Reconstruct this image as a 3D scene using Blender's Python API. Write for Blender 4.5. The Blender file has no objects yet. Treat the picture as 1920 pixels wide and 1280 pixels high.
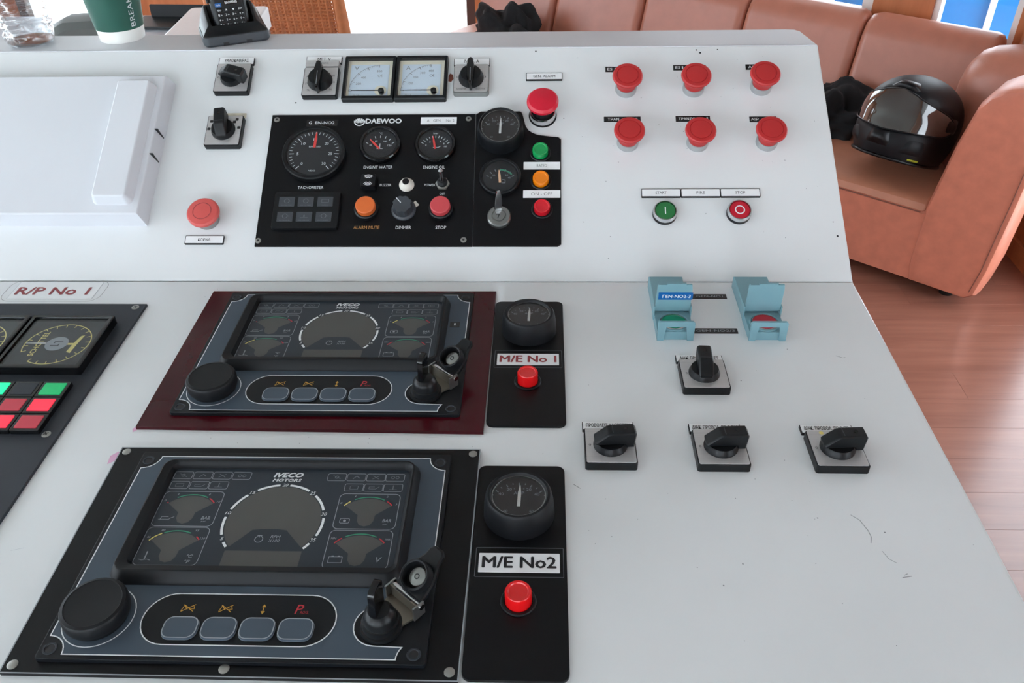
import bpy, math, random
from mathutils import Matrix, Vector, noise
R = math.radians
random.seed(7)
scene = bpy.context.scene
col = scene.collection

# ------------------------------------------------------------------ camera, sky, sun, exposure
H = 1.10                       # height of the flat console top above the cabin floor
DIH = R(31.26)                 # slope of the upper console panel
cam_d = bpy.data.cameras.new('camera')
cam_d.sensor_width = 36.0
cam_d.lens = 29.857
cam_d.clip_start = 0.02
cam_d.clip_end = 500
cam = bpy.data.objects.new('camera', cam_d)
col.objects.link(cam)
rt = Vector((0.99936831, 0.03059458, -0.01808165))
dn = Vector((0.00377207, -0.59723621, -0.80205653))
fw = Vector((-0.0353376, 0.80148168, -0.59697435))
cm = Matrix((( rt.x, -dn.x, -fw.x, 0.03709), (rt.y, -dn.y, -fw.y, -0.87920), (rt.z, -dn.z, -fw.z, 0.56214 + H), (0, 0, 0, 1)))
cam.matrix_world = cm
scene.camera = cam

world = bpy.data.worlds.new('sky')
scene.world = world
world.use_nodes = True
bg = world.node_tree.nodes['Background']
bg.inputs['Color'].default_value = (0.85, 0.93, 1.0, 1)
bg.inputs['Strength'].default_value = 3.2
sun_d = bpy.data.lights.new('sun', 'SUN')
sun_d.energy = 6.0
sun_d.angle = R(0.6)
sun_d.color = (1.0, 0.95, 0.87)
sun = bpy.data.objects.new('sun', sun_d)
sun.rotation_euler = (R(-38), R(-18), 0)
col.objects.link(sun)

vs = scene.view_settings
vs.view_transform = 'Standard'
vs.look = 'None'
vs.exposure = 1.08
vs.gamma = 1.0
vs.use_curve_mapping = False

# ------------------------------------------------------------------ materials
def lin(c):
    out = []
    for v in c[:3]:
        v = v / 255.0
        out.append(v / 12.92 if v <= 0.04045 else ((v + 0.055) / 1.055) ** 2.4)
    return (out[0], out[1], out[2], 1.0)

MATS = {}
def mat(name, c, rough=0.45, metal=0.0, coat=0.0, var=0.0, vscale=30.0, bump=0.0, bscale=200.0, spec=0.5, emit=None, estr=0.0, stretch=None, sss=0.0):
    m = bpy.data.materials.new(name)
    m.use_nodes = True
    nt = m.node_tree
    b = nt.nodes['Principled BSDF']
    b.inputs['Base Color'].default_value = lin(c)
    b.inputs['Roughness'].default_value = rough
    b.inputs['Metallic'].default_value = metal
    b.inputs['Specular IOR Level'].default_value = spec
    b.inputs['Coat Weight'].default_value = coat
    b.inputs['Coat Roughness'].default_value = 0.08
    if sss:
        b.inputs['Subsurface Weight'].default_value = sss
        b.inputs['Subsurface Radius'].default_value = (0.004, 0.004, 0.004)
    if emit:
        b.inputs['Emission Color'].default_value = lin(emit)
        b.inputs['Emission Strength'].default_value = estr
    tc = nt.nodes.new('ShaderNodeTexCoord')
    src = tc.outputs['Object']
    if stretch:
        mp = nt.nodes.new('ShaderNodeMapping')
        mp.inputs['Scale'].default_value = stretch
        nt.links.new(src, mp.inputs['Vector'])
        src = mp.outputs['Vector']
    n = nt.nodes.new('ShaderNodeTexNoise')
    n.inputs['Scale'].default_value = vscale
    n.inputs['Detail'].default_value = 6
    nt.links.new(src, n.inputs['Vector'])
    r = nt.nodes.new('ShaderNodeMapRange')
    r.inputs['From Min'].default_value = 0.3
    r.inputs['From Max'].default_value = 0.7
    r.inputs['To Min'].default_value = 1.0 - max(var, 0.02)
    r.inputs['To Max'].default_value = 1.0 + max(var, 0.02)
    nt.links.new(n.outputs['Fac'], r.inputs['Value'])
    mx = nt.nodes.new('ShaderNodeMix')
    mx.data_type = 'RGBA'
    mx.blend_type = 'MULTIPLY'
    mx.inputs[0].default_value = 1.0
    mx.inputs[6].default_value = lin(c)
    nt.links.new(r.outputs['Result'], mx.inputs[7])
    nt.links.new(mx.outputs[2], b.inputs['Base Color'])
    if bump:
        n2 = nt.nodes.new('ShaderNodeTexNoise')
        n2.inputs['Scale'].default_value = bscale
        n2.inputs['Detail'].default_value = 4
        nt.links.new(src, n2.inputs['Vector'])
        bp = nt.nodes.new('ShaderNodeBump')
        bp.inputs['Strength'].default_value = bump
        bp.inputs['Distance'].default_value = 0.002
        nt.links.new(n2.outputs['Fac'], bp.inputs['Height'])
        nt.links.new(bp.outputs['Normal'], b.inputs['Normal'])
    MATS[name] = m
    return m

def glassmat(name, tint=(1, 1, 1), base=0.04, rough=0.02, extra=0.0, power=5.0):
    m = bpy.data.materials.new(name)
    m.use_nodes = True
    nt = m.node_tree
    nt.nodes.clear()
    out = nt.nodes.new('ShaderNodeOutputMaterial')
    tr = nt.nodes.new('ShaderNodeBsdfTransparent')
    tr.inputs['Color'].default_value = (*tint, 1)
    gl = nt.nodes.new('ShaderNodeBsdfGlossy')
    gl.inputs['Roughness'].default_value = rough
    lw = nt.nodes.new('ShaderNodeLayerWeight')
    pw = nt.nodes.new('ShaderNodeMath')
    pw.operation = 'POWER'
    pw.inputs[1].default_value = power
    lw.inputs['Blend'].default_value = 0.5
    nt.links.new(lw.outputs['Facing'], pw.inputs[0])
    ad = nt.nodes.new('ShaderNodeMath')
    ad.operation = 'MULTIPLY_ADD'
    ad.inputs[1].default_value = 1.0 - base - extra
    ad.inputs[2].default_value = base + extra
    nt.links.new(pw.outputs[0], ad.inputs[0])
    mx = nt.nodes.new('ShaderNodeMixShader')
    nt.links.new(ad.outputs[0], mx.inputs['Fac'])
    nt.links.new(tr.outputs['BSDF'], mx.inputs[1])
    nt.links.new(gl.outputs['BSDF'], mx.inputs[2])
    nt.links.new(mx.outputs['Shader'], out.inputs['Surface'])
    MATS[name] = m
    return m

def woodmat(name, c1, c2, rough=0.35, scale=(2.0, 26.0, 26.0), coat=0.2, rnd=0.0):
    m = bpy.data.materials.new(name)
    m.use_nodes = True
    nt = m.node_tree
    b = nt.nodes['Principled BSDF']
    b.inputs['Roughness'].default_value = rough
    b.inputs['Coat Weight'].default_value = coat
    b.inputs['Coat Roughness'].default_value = 0.2
    tc = nt.nodes.new('ShaderNodeTexCoord')
    mp = nt.nodes.new('ShaderNodeMapping')
    mp.inputs['Scale'].default_value = scale
    nt.links.new(tc.outputs['Object'], mp.inputs['Vector'])
    oi = nt.nodes.new('ShaderNodeObjectInfo')
    off = nt.nodes.new('ShaderNodeVectorMath')
    off.operation = 'MULTIPLY_ADD'
    off.inputs[1].default_value = (1, 1, 1)
    cmb = nt.nodes.new('ShaderNodeCombineXYZ')
    mul = nt.nodes.new('ShaderNodeMath')
    mul.operation = 'MULTIPLY'
    mul.inputs[1].default_value = 37.0
    nt.links.new(oi.outputs['Random'], mul.inputs[0])
    nt.links.new(mul.outputs[0], cmb.inputs['X'])
    nt.links.new(mul.outputs[0], cmb.inputs['Z'])
    nt.links.new(mp.outputs['Vector'], off.inputs[0])
    nt.links.new(cmb.outputs['Vector'], off.inputs[2])
    n = nt.nodes.new('ShaderNodeTexNoise')
    n.inputs['Scale'].default_value = 1.0
    n.inputs['Detail'].default_value = 7
    n.inputs['Roughness'].default_value = 0.6
    n.inputs['Distortion'].default_value = 0.6
    nt.links.new(off.outputs['Vector'], n.inputs['Vector'])
    cr = nt.nodes.new('ShaderNodeValToRGB')
    cr.color_ramp.elements[0].position = 0.3
    cr.color_ramp.elements[0].color = lin(c1)
    cr.color_ramp.elements[1].position = 0.7
    cr.color_ramp.elements[1].color = lin(c2)
    nt.links.new(n.outputs['Fac'], cr.inputs['Fac'])
    hv = nt.nodes.new('ShaderNodeHueSaturation')
    mr = nt.nodes.new('ShaderNodeMapRange')
    mr.inputs['To Min'].default_value = 1.0 - rnd
    mr.inputs['To Max'].default_value = 1.0 + rnd
    nt.links.new(oi.outputs['Random'], mr.inputs['Value'])
    nt.links.new(mr.outputs['Result'], hv.inputs['Value'])
    nt.links.new(cr.outputs['Color'], hv.inputs['Color'])
    nt.links.new(hv.outputs['Color'], b.inputs['Base Color'])
    MATS[name] = m
    return m

mat('console_white', (226, 229, 231), 0.28, coat=0.35, var=0.025, vscale=7)
mat('lid_white', (214, 216, 222), 0.4, var=0.02, vscale=9)
mat('ledge_white', (204, 205, 210), 0.34, spec=0.35, coat=0.0, var=0.03, vscale=12)
mat('black_plate', (8, 9, 13), 0.38, spec=0.25, var=0.15, vscale=60)
mat('black_plate_matte', (46, 50, 57), 0.5, spec=0.3, var=0.06, vscale=40)
mat('black_plastic', (16, 18, 21), 0.38, spec=0.3, var=0.1, vscale=80)
mat('black_soft', (14, 16, 20), 0.5, spec=0.28, var=0.1, vscale=80)
mat('black_gloss', (10, 11, 14), 0.12, var=0.1, vscale=50)
mat('switch_grey', (58, 62, 68), 0.5, var=0.05)
mat('maroon', (62, 4, 15), 0.15, spec=0.3, var=0.2, vscale=8)
mat('unit_grey', (68, 80, 92), 0.45, spec=0.35, var=0.03, vscale=40)
mat('unit_black', (14, 17, 22), 0.4, spec=0.3, var=0.05)
mat('screen', (45, 52, 60), 0.3, spec=0.35, var=0.04, vscale=20)
mat('lcd', (76, 76, 74), 0.4, var=0.06, vscale=25)
mat('print_white', (226, 230, 232), 0.5)
mat('print_soft', (150, 156, 162), 0.5)
mat('print_dim', (104, 110, 116), 0.5)
mat('print_black', (22, 22, 26), 0.5)
mat('print_grey', (120, 120, 122), 0.5)
mat('print_red', (190, 45, 58), 0.5)
mat('print_green', (52, 140, 108), 0.5)
mat('print_yellow', (226, 210, 120), 0.5)
mat('print_orange', (206, 158, 62), 0.5)
mat('print_amber', (190, 140, 84), 0.5)
mat('print_maroon', (148, 62, 66), 0.5)
mat('label_white', (236, 238, 240), 0.4, var=0.02)
mat('brushed_metal', (196, 194, 194), 0.3, metal=0.45, var=0.05, vscale=8, stretch=(1, 60, 1))
mat('bracket_metal', (128, 122, 112), 0.35, metal=0.75, var=0.1)
mat('collar_metal', (172, 175, 176), 0.32, metal=0.5, var=0.05)
mat('chrome', (205, 206, 208), 0.14, metal=1.0)
mat('zinc', (150, 152, 150), 0.3, metal=0.9, var=0.08)
mat('screw_metal', (165, 165, 160), 0.35, metal=0.8, var=0.1)
mat('red_faded', (184, 38, 40), 0.45, var=0.05, vscale=20, sss=0.05)
mat('red_horn', (206, 84, 80), 0.45, var=0.05, vscale=20)
mat('red_bright', (206, 16, 48), 0.4, var=0.04, sss=0.05)
mat('red_lens', (225, 22, 26), 0.25, coat=0.3, sss=0.1)
mat('red_lens_dark', (206, 24, 40), 0.25, coat=0.3, sss=0.1)
mat('red_matte', (198, 70, 76), 0.45, var=0.05)
mat('orange_cap', (214, 104, 46), 0.4, var=0.05)
mat('orange_lens', (236, 130, 8), 0.25, coat=0.3, sss=0.1)
mat('green_lens', (10, 150, 78), 0.25, coat=0.3, sss=0.1)
mat('green_button', (38, 112, 60), 0.35)
mat('teal_button', (0, 138, 100), 0.35)
mat('red_button', (190, 20, 44), 0.35)
mat('teal', (116, 156, 166), 0.42, var=0.04, vscale=25)
mat('tape_black', (16, 16, 18), 0.3)
mat('tape_blue', (14, 92, 160), 0.3)
mat('cream', (236, 228, 206), 0.5)
mat('dial_pale', (214, 226, 236), 0.5)
mat('dial_black', (26, 29, 33), 0.55, spec=0.2)
mat('dial_brown', (36, 32, 32), 0.5, spec=0.2)
mat('needle_red', (236, 60, 54), 0.45)
mat('needle_white', (214, 212, 206), 0.45)
mat('needle_orange', (236, 190, 150), 0.45)
mat('plug_white', (226, 222, 212), 0.5)
mat('lit_green', (0, 150, 90), 0.3, emit=(0, 170, 95), estr=0.25)
mat('lit_green_bright', (20, 200, 130), 0.3, emit=(20, 230, 140), estr=0.6)
mat('lit_red', (226, 36, 62), 0.3, emit=(236, 40, 66), estr=0.4)
mat('lit_red_dim', (176, 48, 66), 0.3, emit=(180, 40, 60), estr=0.12)
mat('leather', (200, 121, 97), 0.42, var=0.10, vscale=22, bump=0.15, bscale=160)
mat('leather_back', (178, 114, 94), 0.38, var=0.06, vscale=18, bump=0.12, bscale=160)
mat('leather_seat', (186, 124, 98), 0.4, var=0.05, vscale=18, bump=0.12, bscale=160)
mat('seam', (120, 72, 58), 0.6)
mat('foot_black', (16, 15, 15), 0.5)
mat('helmet_black', (13, 14, 18), 0.5, spec=0.25, var=0.08, vscale=40)
mat('helmet_trim', (10, 10, 13), 0.35, spec=0.3)
mat('visor', (48, 44, 42), 0.06, coat=1.0, spec=0.8)
mat('tag_yellow', (150, 150, 30), 0.5)
mat('cloth_black', (13, 13, 17), 0.9, var=0.3, vscale=40, bump=0.4, bscale=90)
mat('cup_green', (36, 88, 76), 0.4, var=0.04)
mat('cup_white', (238, 238, 234), 0.45)
mat('paper_box', (228, 232, 236), 0.25, coat=0.3)
mat('desk_grey', (150, 154, 162), 0.3, coat=0.2, var=0.06, vscale=10)
mat('seat_grey', (88, 92, 90), 0.55, var=0.05)
mat('rattan', (190, 120, 78), 0.5, var=0.12, vscale=40)
mat('ceiling_white', (178, 177, 176), 0.6)
mat('frame_white', (232, 232, 230), 0.4)
mat('frame_dark', (78, 62, 60), 0.4)
mat('deck_white', (236, 240, 236), 0.6)
mat('sea', (190, 208, 206), 0.35, var=0.1, vscale=0.6)
mat('hull_blue', (40, 132, 205), 0.3, var=0.10, vscale=2.0)
mat('stain_pink', (226, 176, 206), 0.5)
mat('residue', (214, 208, 190), 0.6, var=0.15, vscale=120)
mat('rust', (120, 60, 44), 0.7, var=0.2)
mat('scratch', (120, 124, 130), 0.6)
mat('scratch_soft', (196, 200, 206), 0.6)
glassmat('clear', (1, 1, 1), extra=0.0)
glassmat('gauge_glass', (0.97, 0.98, 0.99), base=0.035, rough=0.02)
glassmat('window_glass', (0.97, 0.975, 0.985))
glassmat('bottle_plastic', (0.95, 0.965, 0.975), base=0.10, rough=0.01, power=1.7)
woodmat('wood_wall', (168, 98, 60), (196, 124, 80), 0.4, (14, 14, 1.5))
woodmat('wood_dark', (110, 62, 44), (140, 84, 60), 0.4, (14, 14, 1.5))
woodmat('wood_floor', (128, 82, 67), (150, 100, 83), 0.30, (2.2, 30, 30), 0.7, rnd=0.03)

# ------------------------------------------------------------------ mesh helpers
def rrect(cx, cy, w, h, r, n=4):
    r = min(r, w / 2 - 1e-6, h / 2 - 1e-6)
    pts = []
    for (sx, sy, a0) in ((1, -1, -90), (1, 1, 0), (-1, 1, 90), (-1, -1, 180)):
        for k in range(n + 1):
            a = R(a0 + 90 * k / n)
            pts.append((cx + sx * (w / 2 - r) + r * math.cos(a), cy + sy * (h / 2 - r) + r * math.sin(a)))
    return pts

def circ(cx, cy, r, n=32, a0=0.0, a1=360.0, closed=True):
    m = n if closed else n + 1
    return [(cx + r * math.cos(R(a0 + (a1 - a0) * k / n)), cy + r * math.sin(R(a0 + (a1 - a0) * k / n))) for k in range(m)]

def inset(poly, d):
    out = []
    n = len(poly)
    for i in range(n):
        p0, p1, p2 = Vector(poly[i - 1]), Vector(poly[i]), Vector(poly[(i + 1) % n])
        e1, e2 = (p1 - p0), (p2 - p1)
        if e1.length < 1e-9 or e2.length < 1e-9:
            out.append((p1.x, p1.y))
            continue
        e1.normalize()
        e2.normalize()
        n1, n2 = Vector((-e1.y, e1.x)), Vector((-e2.y, e2.x))
        k = max(0.35, 1 + n1.dot(n2))
        q = p1 + (n1 + n2) * (d / k)
        out.append((q.x, q.y))
    return out

_tc = {}
def text_mesh(s, bold, shear):
    key = (s, bold, shear)
    if key not in _tc:
        c = bpy.data.curves.new('t', 'FONT')
        c.body = s
        c.size = 1.0
        c.resolution_u = 2
        c.shear = shear
        o = bpy.data.objects.new('t', c)
        m = o.to_mesh()
        vs_ = [(v.co.x, v.co.y) for v in m.vertices]
        fs_ = [tuple(p.vertices) for p in m.polygons]
        o.to_mesh_clear()
        bpy.data.objects.remove(o)
        bpy.data.curves.remove(c)
        x0, x1 = min(v[0] for v in vs_), max(v[0] for v in vs_)
        y0, y1 = min(v[1] for v in vs_), max(v[1] for v in vs_)
        _tc[key] = ([((v[0] - x0) / (x1 - x0) - 0.5, (v[1] - y0) / (y1 - y0) - 0.5) for v in vs_], fs_)
    return _tc[key]

class MB:
    def __init__(self, s=0.001):
        self.v, self.f, self.s = [], [], s
    def add(self, vs_, fs_):
        o = len(self.v)
        self.v += [tuple(c * self.s for c in p) for p in vs_]
        self.f += [tuple(i + o for i in f) for f in fs_]
        return self
    def loft(self, loops, cap0=True, cap1=True, closed=True, ring=False):
        n = len(loops[0])
        vs_ = [p for l in loops for p in l]
        fs_ = []
        m = len(loops)
        for i in range(m if ring else m - 1):
            a, b = i * n, ((i + 1) % m) * n
            for j in range(n if closed else n - 1):
                k = (j + 1) % n
                fs_.append((a + j, a + k, b + k, b + j))
        if cap0 and not ring:
            fs_.append(tuple(reversed(range(n))))
        if cap1 and not ring:
            fs_.append(tuple(range((m - 1) * n, m * n)))
        return self.add(vs_, fs_)
    def box(self, x0, x1, y0, y1, z0, z1):
        return self.loft([[(x0, y0, z), (x1, y0, z), (x1, y1, z), (x0, y1, z)] for z in (z0, z1)])
    def slab(self, poly, z0, z1, b=0.0):
        if b <= 0:
            ls = [(poly, z0), (poly, z1)]
        else:
            ls = [(poly, z0), (poly, z1 - b), (inset(poly, b * 0.3), z1 - b * 0.3), (inset(poly, b), z1)]
        return self.loft([[(x, y, z) for x, y in p] for p, z in ls])
    def frustum(self, p0, z0, p1, z1):
        return self.loft([[(x, y, z0) for x, y in p0], [(x, y, z1) for x, y in p1]])
    def frame(self, loops):
        """loops: list of (poly, z), joined round as a closed ring section"""
        return self.loft([[(x, y, z) for x, y in p] for p, z in loops], ring=True)
    def lathe(self, prof, cx=0.0, cy=0.0, n=36):
        loops = []
        for r, z in prof:
            rr = max(r, 1e-4)
            loops.append([(cx + rr * math.cos(2 * math.pi * k / n), cy + rr * math.sin(2 * math.pi * k / n), z) for k in range(n)])
        return self.loft(loops)
    def tube(self, path, r, n=10, caps=True):
        P = [Vector(p) for p in path]
        rr = r if isinstance(r, (list, tuple)) else [r] * len(P)
        loops = []
        up = Vector((0, 0, 1))
        t0 = (P[1] - P[0]).normalized()
        u = t0.cross(up)
        if u.length < 1e-3:
            u = t0.cross(Vector((1, 0, 0)))
        u.normalize()
        for i, p in enumerate(P):
            t = (P[min(i + 1, len(P) - 1)] - P[max(i - 1, 0)]).normalized()
            u = (u - t * u.dot(t)).normalized()
            w = t.cross(u)
            loops.append([tuple(p + (u * math.cos(2 * math.pi * k / n) + w * math.sin(2 * math.pi * k / n)) * rr[i]) for k in range(n)])
        return self.loft(loops, caps, caps)
    def flat(self, poly, z):
        return self.add([(x, y, z) for x, y in poly], [tuple(range(len(poly)))])
    def line(self, pts, w, z, closed=False):
        n = len(pts)
        L_, R_ = [], []
        for i in range(n):
            p = Vector(pts[i])
            a = Vector(pts[i - 1]) if (i > 0 or closed) else None
            b = Vector(pts[(i + 1) % n]) if (i < n - 1 or closed) else None
            d1 = (p - a).normalized() if a is not None and (p - a).length > 1e-9 else None
            d2 = (b - p).normalized() if b is not None and (b - p).length > 1e-9 else None
            if d1 is None:
                d1 = d2
            if d2 is None:
                d2 = d1
            n1, n2 = Vector((-d1.y, d1.x)), Vector((-d2.y, d2.x))
            k = max(0.4, 1 + n1.dot(n2))
            q = (n1 + n2) * (w / 2 / k)
            L_.append((p.x + q.x, p.y + q.y, z))
            R_.append((p.x - q.x, p.y - q.y, z))
        vs_ = L_ + R_
        fs_ = []
        for i in range(n if closed else n - 1):
            j = (i + 1) % n
            fs_.append((i + n, j + n, j, i))
        return self.add(vs_, fs_)
    def ring(self, cx, cy, r0, r1, z, a0=0, a1=360, n=40):
        vs_, fs_ = [], []
        for k in range(n + 1):
            a = R(a0 + (a1 - a0) * k / n)
            c, s = math.cos(a), math.sin(a)
            vs_ += [(cx + r0 * c, cy + r0 * s, z), (cx + r1 * c, cy + r1 * s, z)]
        for k in range(n):
            fs_.append((2 * k, 2 * k + 1, 2 * k + 3, 2 * k + 2))
        return self.add(vs_, fs_)
    def tick(self, cx, cy, r0, r1, a, w, z):
        c, s = math.cos(R(a)), math.sin(R(a))
        return self.line([(cx + r0 * c, cy + r0 * s), (cx + r1 * c, cy + r1 * s)], w, z)
    def text(self, s, cx, cy, w, h, z, bold=0.0, shear=0.0, rot=0.0, fn=None):
        vs_, fs_ = text_mesh(s, 0, shear)
        c, q = math.cos(R(rot)), math.sin(R(rot))
        out = []
        for x, y in vs_:
            X, Y = x * w, y * h
            p = (cx + c * X - q * Y, cy + q * X + c * Y, z)
            out.append(fn(*p) if fn else p)
        if bold and not fn:
            d = bold * h * 1.1
            for iz, (ox, oy) in enumerate(((d, 0), (-d, 0), (0, d * 0.7), (0, -d * 0.7))):
                self.add([(p[0] + ox, p[1] + oy, p[2] + 0.03 * (iz + 1)) for p in out], fs_)
        return self.add(out, fs_)
    def build(self, name, m, parent=None, smooth=0.6, kind=None):
        me = bpy.data.meshes.new(name)
        me.from_pydata(self.v, [], self.f)
        me.update()
        if smooth:
            me.shade_smooth()
            me.set_sharp_from_angle(angle=smooth)
        me.materials.append(MATS[m])
        o = bpy.data.objects.new(name, me)
        col.objects.link(o)
        if smooth:
            wn = o.modifiers.new('weighted_normal', 'WEIGHTED_NORMAL')
            wn.keep_sharp = True
            wn.weight = 100
        if parent is not None:
            o.parent = parent
        if kind:
            o['kind'] = kind
        return o

FU = Matrix.Translation((0, 0, H)) @ Matrix.Rotation(DIH, 4, 'X')
FL = Matrix.Translation((0, 0, H))
def tag(o, label, cat, group=None):
    o['label'] = label
    o['category'] = cat
    if group:
        o['group'] = group
    return o
def thing(name, label, cat, frame=None, x=0.0, y=0.0, z=0.0, rot=0.0, group=None):
    """Empty at a thing's base; x, y, z in millimetres on a console panel, in metres in the room"""
    o = bpy.data.objects.new(name, None)
    o.empty_display_size = 0.02
    col.objects.link(o)
    if frame is None:
        o.matrix_world = Matrix.Translation((x, y, z)) @ Matrix.Rotation(R(rot), 4, 'Z')
    else:
        F = FU if frame == 'U' else FL
        o.matrix_world = F @ Matrix.Translation((x / 1000, y / 1000, z / 1000)) @ Matrix.Rotation(R(rot), 4, 'Z')
    return tag(o, label, cat, group)
def structure(name, parent=None):
    o = bpy.data.objects.new(name, None)
    o.empty_display_size = 0.1
    col.objects.link(o)
    o['kind'] = 'structure'
    if parent is not None:
        o.parent = parent
    return o
sun.rotation_euler = Vector((0.54, -0.20, -0.82)).to_track_quat('-Z', 'Y').to_euler()

# ------------------------------------------------------------------ the room
SA, SD, SN = Vector((1.4788, 1.5310)), Vector((0.77167, -0.63602)), Vector((0.63602, 0.77167))
def sofa_xy(s, b):
    p = SA + SD * s + SN * b
    return (p.x, p.y)

floor = structure('floor')
MB(1).box(-2.85, 1.86, -2.7, 5.2, -0.06, -0.006).build('subfloor', 'wood_floor', floor)
plank_meshes = {}
def plank(x0, x1, y0, y1):
    key = round(x1 - x0, 3)
    if key not in plank_meshes:
        w, h = x1 - x0, y1 - y0
        mb = MB(1).slab(rrect(0, 0, w - 0.0006, h - 0.0006, 0.0006, 1), -0.006, 0.0, 0.0002)
        o = mb.build('plank', 'wood_floor', floor, 0)
        plank_meshes[key] = o.data
    else:
        o = bpy.data.objects.new('plank', plank_meshes[key])
        col.objects.link(o)
        o.parent = floor
    o.location = ((x0 + x1) / 2, (y0 + y1) / 2, 0)
PW = 0.125
for i in range(21):
    y0 = -0.30 + i * PW
    x = 0.44
    nx = 0.44 + (0.30, 0.66, 0.48, 0.86)[i % 4]
    while x < 1.78:
        nx = min(nx, 1.78)
        if nx - x > 0.05:
            plank(x, nx, y0, y0 + PW)
        x = nx
        nx = x + 0.9

ceiling = MB(1).box(-3.3, 2.4, -3.2, 5.7, 2.30, 2.38).build('ceiling', 'ceiling_white')
ceiling['kind'] = 'structure'

n_win = [0]
n_door = [0]
def wall(name, p0, p1, openings, m='wood_wall', h=2.30, t=0.07):
    w = structure(name)
    d = Vector((p1[0] - p0[0], p1[1] - p0[1]))
    Ln = d.length
    w.matrix_world = Matrix.Translation((p0[0], p0[1], 0)) @ Matrix.Rotation(math.atan2(d.y, d.x), 4, 'Z')
    x = 0.0
    for (a, b, z0, z1, kind) in sorted(openings):
        if a - x > 0.005:
            MB(1).box(x, a, 0, t, 0, h).build('wood_panel', m, w)
        if z0 > 0.02:
            MB(1).box(a, b, 0, t, 0, z0).build('wood_panel', m, w)
        if z1 < h:
            MB(1).box(a, b, 0, t, z1, h).build('wood_panel', m, w)
        if kind == 'window':
            n_win[0] += 1
            o = structure('window_%d' % n_win[0])
        else:
            n_door[0] += 1
            o = structure('door_%d' % n_door[0])
        o.matrix_world = w.matrix_world.copy()
        fw_ = 0.078 if kind == 'open' else 0.045 if b - a > 0.5 else 0.022
        fm = 'frame_white' if kind == 'window' else 'frame_dark'
        e = 0.0005
        mb = MB(1).frame([([(a + e, z0 + e), (b - e, z0 + e), (b - e, z1 - e), (a + e, z1 - e)], 0.0),
                          ([(a + fw_, z0 + fw_), (b - fw_, z0 + fw_), (b - fw_, z1 - fw_), (a + fw_, z1 - fw_)], 0.0),
                          ([(a + fw_, z0 + fw_), (b - fw_, z0 + fw_), (b - fw_, z1 - fw_), (a + fw_, z1 - fw_)], 0.05),
                          ([(a + e, z0 + e), (b - e, z0 + e), (b - e, z1 - e), (a + e, z1 - e)], 0.05)])
        # the section above is drawn in (along, up, through); turn it upright
        mb.v = [(x_, z_ + 0.01, y_) for (x_, y_, z_) in mb.v]
        mb.build('window_frame' if kind == 'window' else 'door_frame', fm, o)
        if kind != 'open':
            MB(1).box(a + fw_, b - fw_, 0.030, 0.036, z0 + fw_, z1 - fw_).build('pane', 'window_glass', o)
        x = b
    if Ln - x > 0.005:
        MB(1).box(x, Ln, 0, t, 0, h).build('wood_panel', m, w)
    return w

P0, P1, P2, P4, P5, P6 = (-2.75, 3.6), (-1.523, 3.6), (-1.523, 5.042), (1.78, 2.320), (1.78, -2.6), (-2.75, -2.6)
wall('wall_front', P2, P4, [(0.05, 1.524, -0.2, 2.0, 'open'), (2.60, 3.72, 0.62, 1.80, 'window'), (3.95, 4.255, 0.58, 1.80, 'window')])
wall('wall_right', P4, P5, [(0.62, 1.77, 0.05, 2.05, 'door'), (3.3, 4.6, 0.80, 2.0, 'window')])  # unseen window beyond the door, kept small to limit light from the right
wall('wall_back', P5, P6, [(1.2, 2.15, 0.80, 2.05, 'window'), (2.30, 4.35, 0.70, 2.15, 'window')])  # unseen windows, sized for the light they give the console
wall('wall_left', P6, P0, [(0.15, 2.95, 0.60, 2.2, 'window'), (3.1, 6.05, 0.60, 2.2, 'window')])  # windows out of view, enlarged to brighten the console's left
wall('wall_far', P0, P1, [(0.06, 0.66, 0.05, 2.0, 'door')])
wall('wall_side', P1, P2, [])
bb = MB(1).slab(rrect(1.772, 2.0, 0.016, 0.60, 0.003, 1), 0.0, 0.075, 0.004).build('baseboard_right', 'wood_wall')
bb['kind'] = 'structure'

# outside: deck, sea, the vessel alongside
deck = structure('deck')
def poly_box(pts, z0, z1):
    return MB(1).loft([[(x, y, z) for x, y in pts] for z in (z0, z1)])
poly_box([sofa_xy(-5.2, 0.885), sofa_xy(0.1, 0.885), sofa_xy(0.1, 1.75), sofa_xy(-5.2, 1.75)], -0.12, -0.02).build('deck_panel', 'deck_white', deck)
MB(1).box(1.86, 2.75, -2.8, 1.9, -0.12, -0.02).build('deck_panel', 'deck_white', deck)
MB(1).box(-3.9, -1.62, 3.68, 4.25, -0.12, -0.02).build('deck_panel', 'deck_white', deck)
sea = MB(1).flat([(-140, -140), (140, -140), (140, 140), (-140, 140)], -1.9).build('sea', 'sea')
sea['kind'] = 'structure'
hull = thing('moored_boat', 'blue hull with white rails of a vessel moored outside the window', 'boat', None, *sofa_xy(0, 2.6), 0, math.degrees(math.atan2(SD.y, SD.x)))
hp = [(-2.2, 0.15), (-1.6, 0.0), (1.5, 0.0), (2.0, 0.4), (2.0, 1.4), (-2.2, 1.4)]
MB(1).slab(hp, -1.9, 0.55, 0.03).build('hull_side', 'hull_blue', hull)
MB(1).slab([(x, y - 0.02) for x, y in hp], 0.55, 0.60, 0.01).build('rubbing_strake', 'frame_white', hull)
for k in range(8):
    x = -1.7 + k * 0.45
    MB(1).tube([(x, -0.03, -0.9), (x, -0.03, 0.56)], 0.018, 8).build('stanchion', 'frame_white', hull)
MB(1).tube([(-1.7, -0.035, -0.2), (1.45, -0.035, -0.2)], 0.022, 8).build('rail', 'frame_white', hull)
MB(1).tube([(-1.7, -0.06, 0.4), (-0.8, -0.10, -0.15), (0.2, -0.06, 0.45), (0.9, -0.09, -0.1)], 0.012, 8).build('mooring_rope', 'frame_white', hull)

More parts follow.
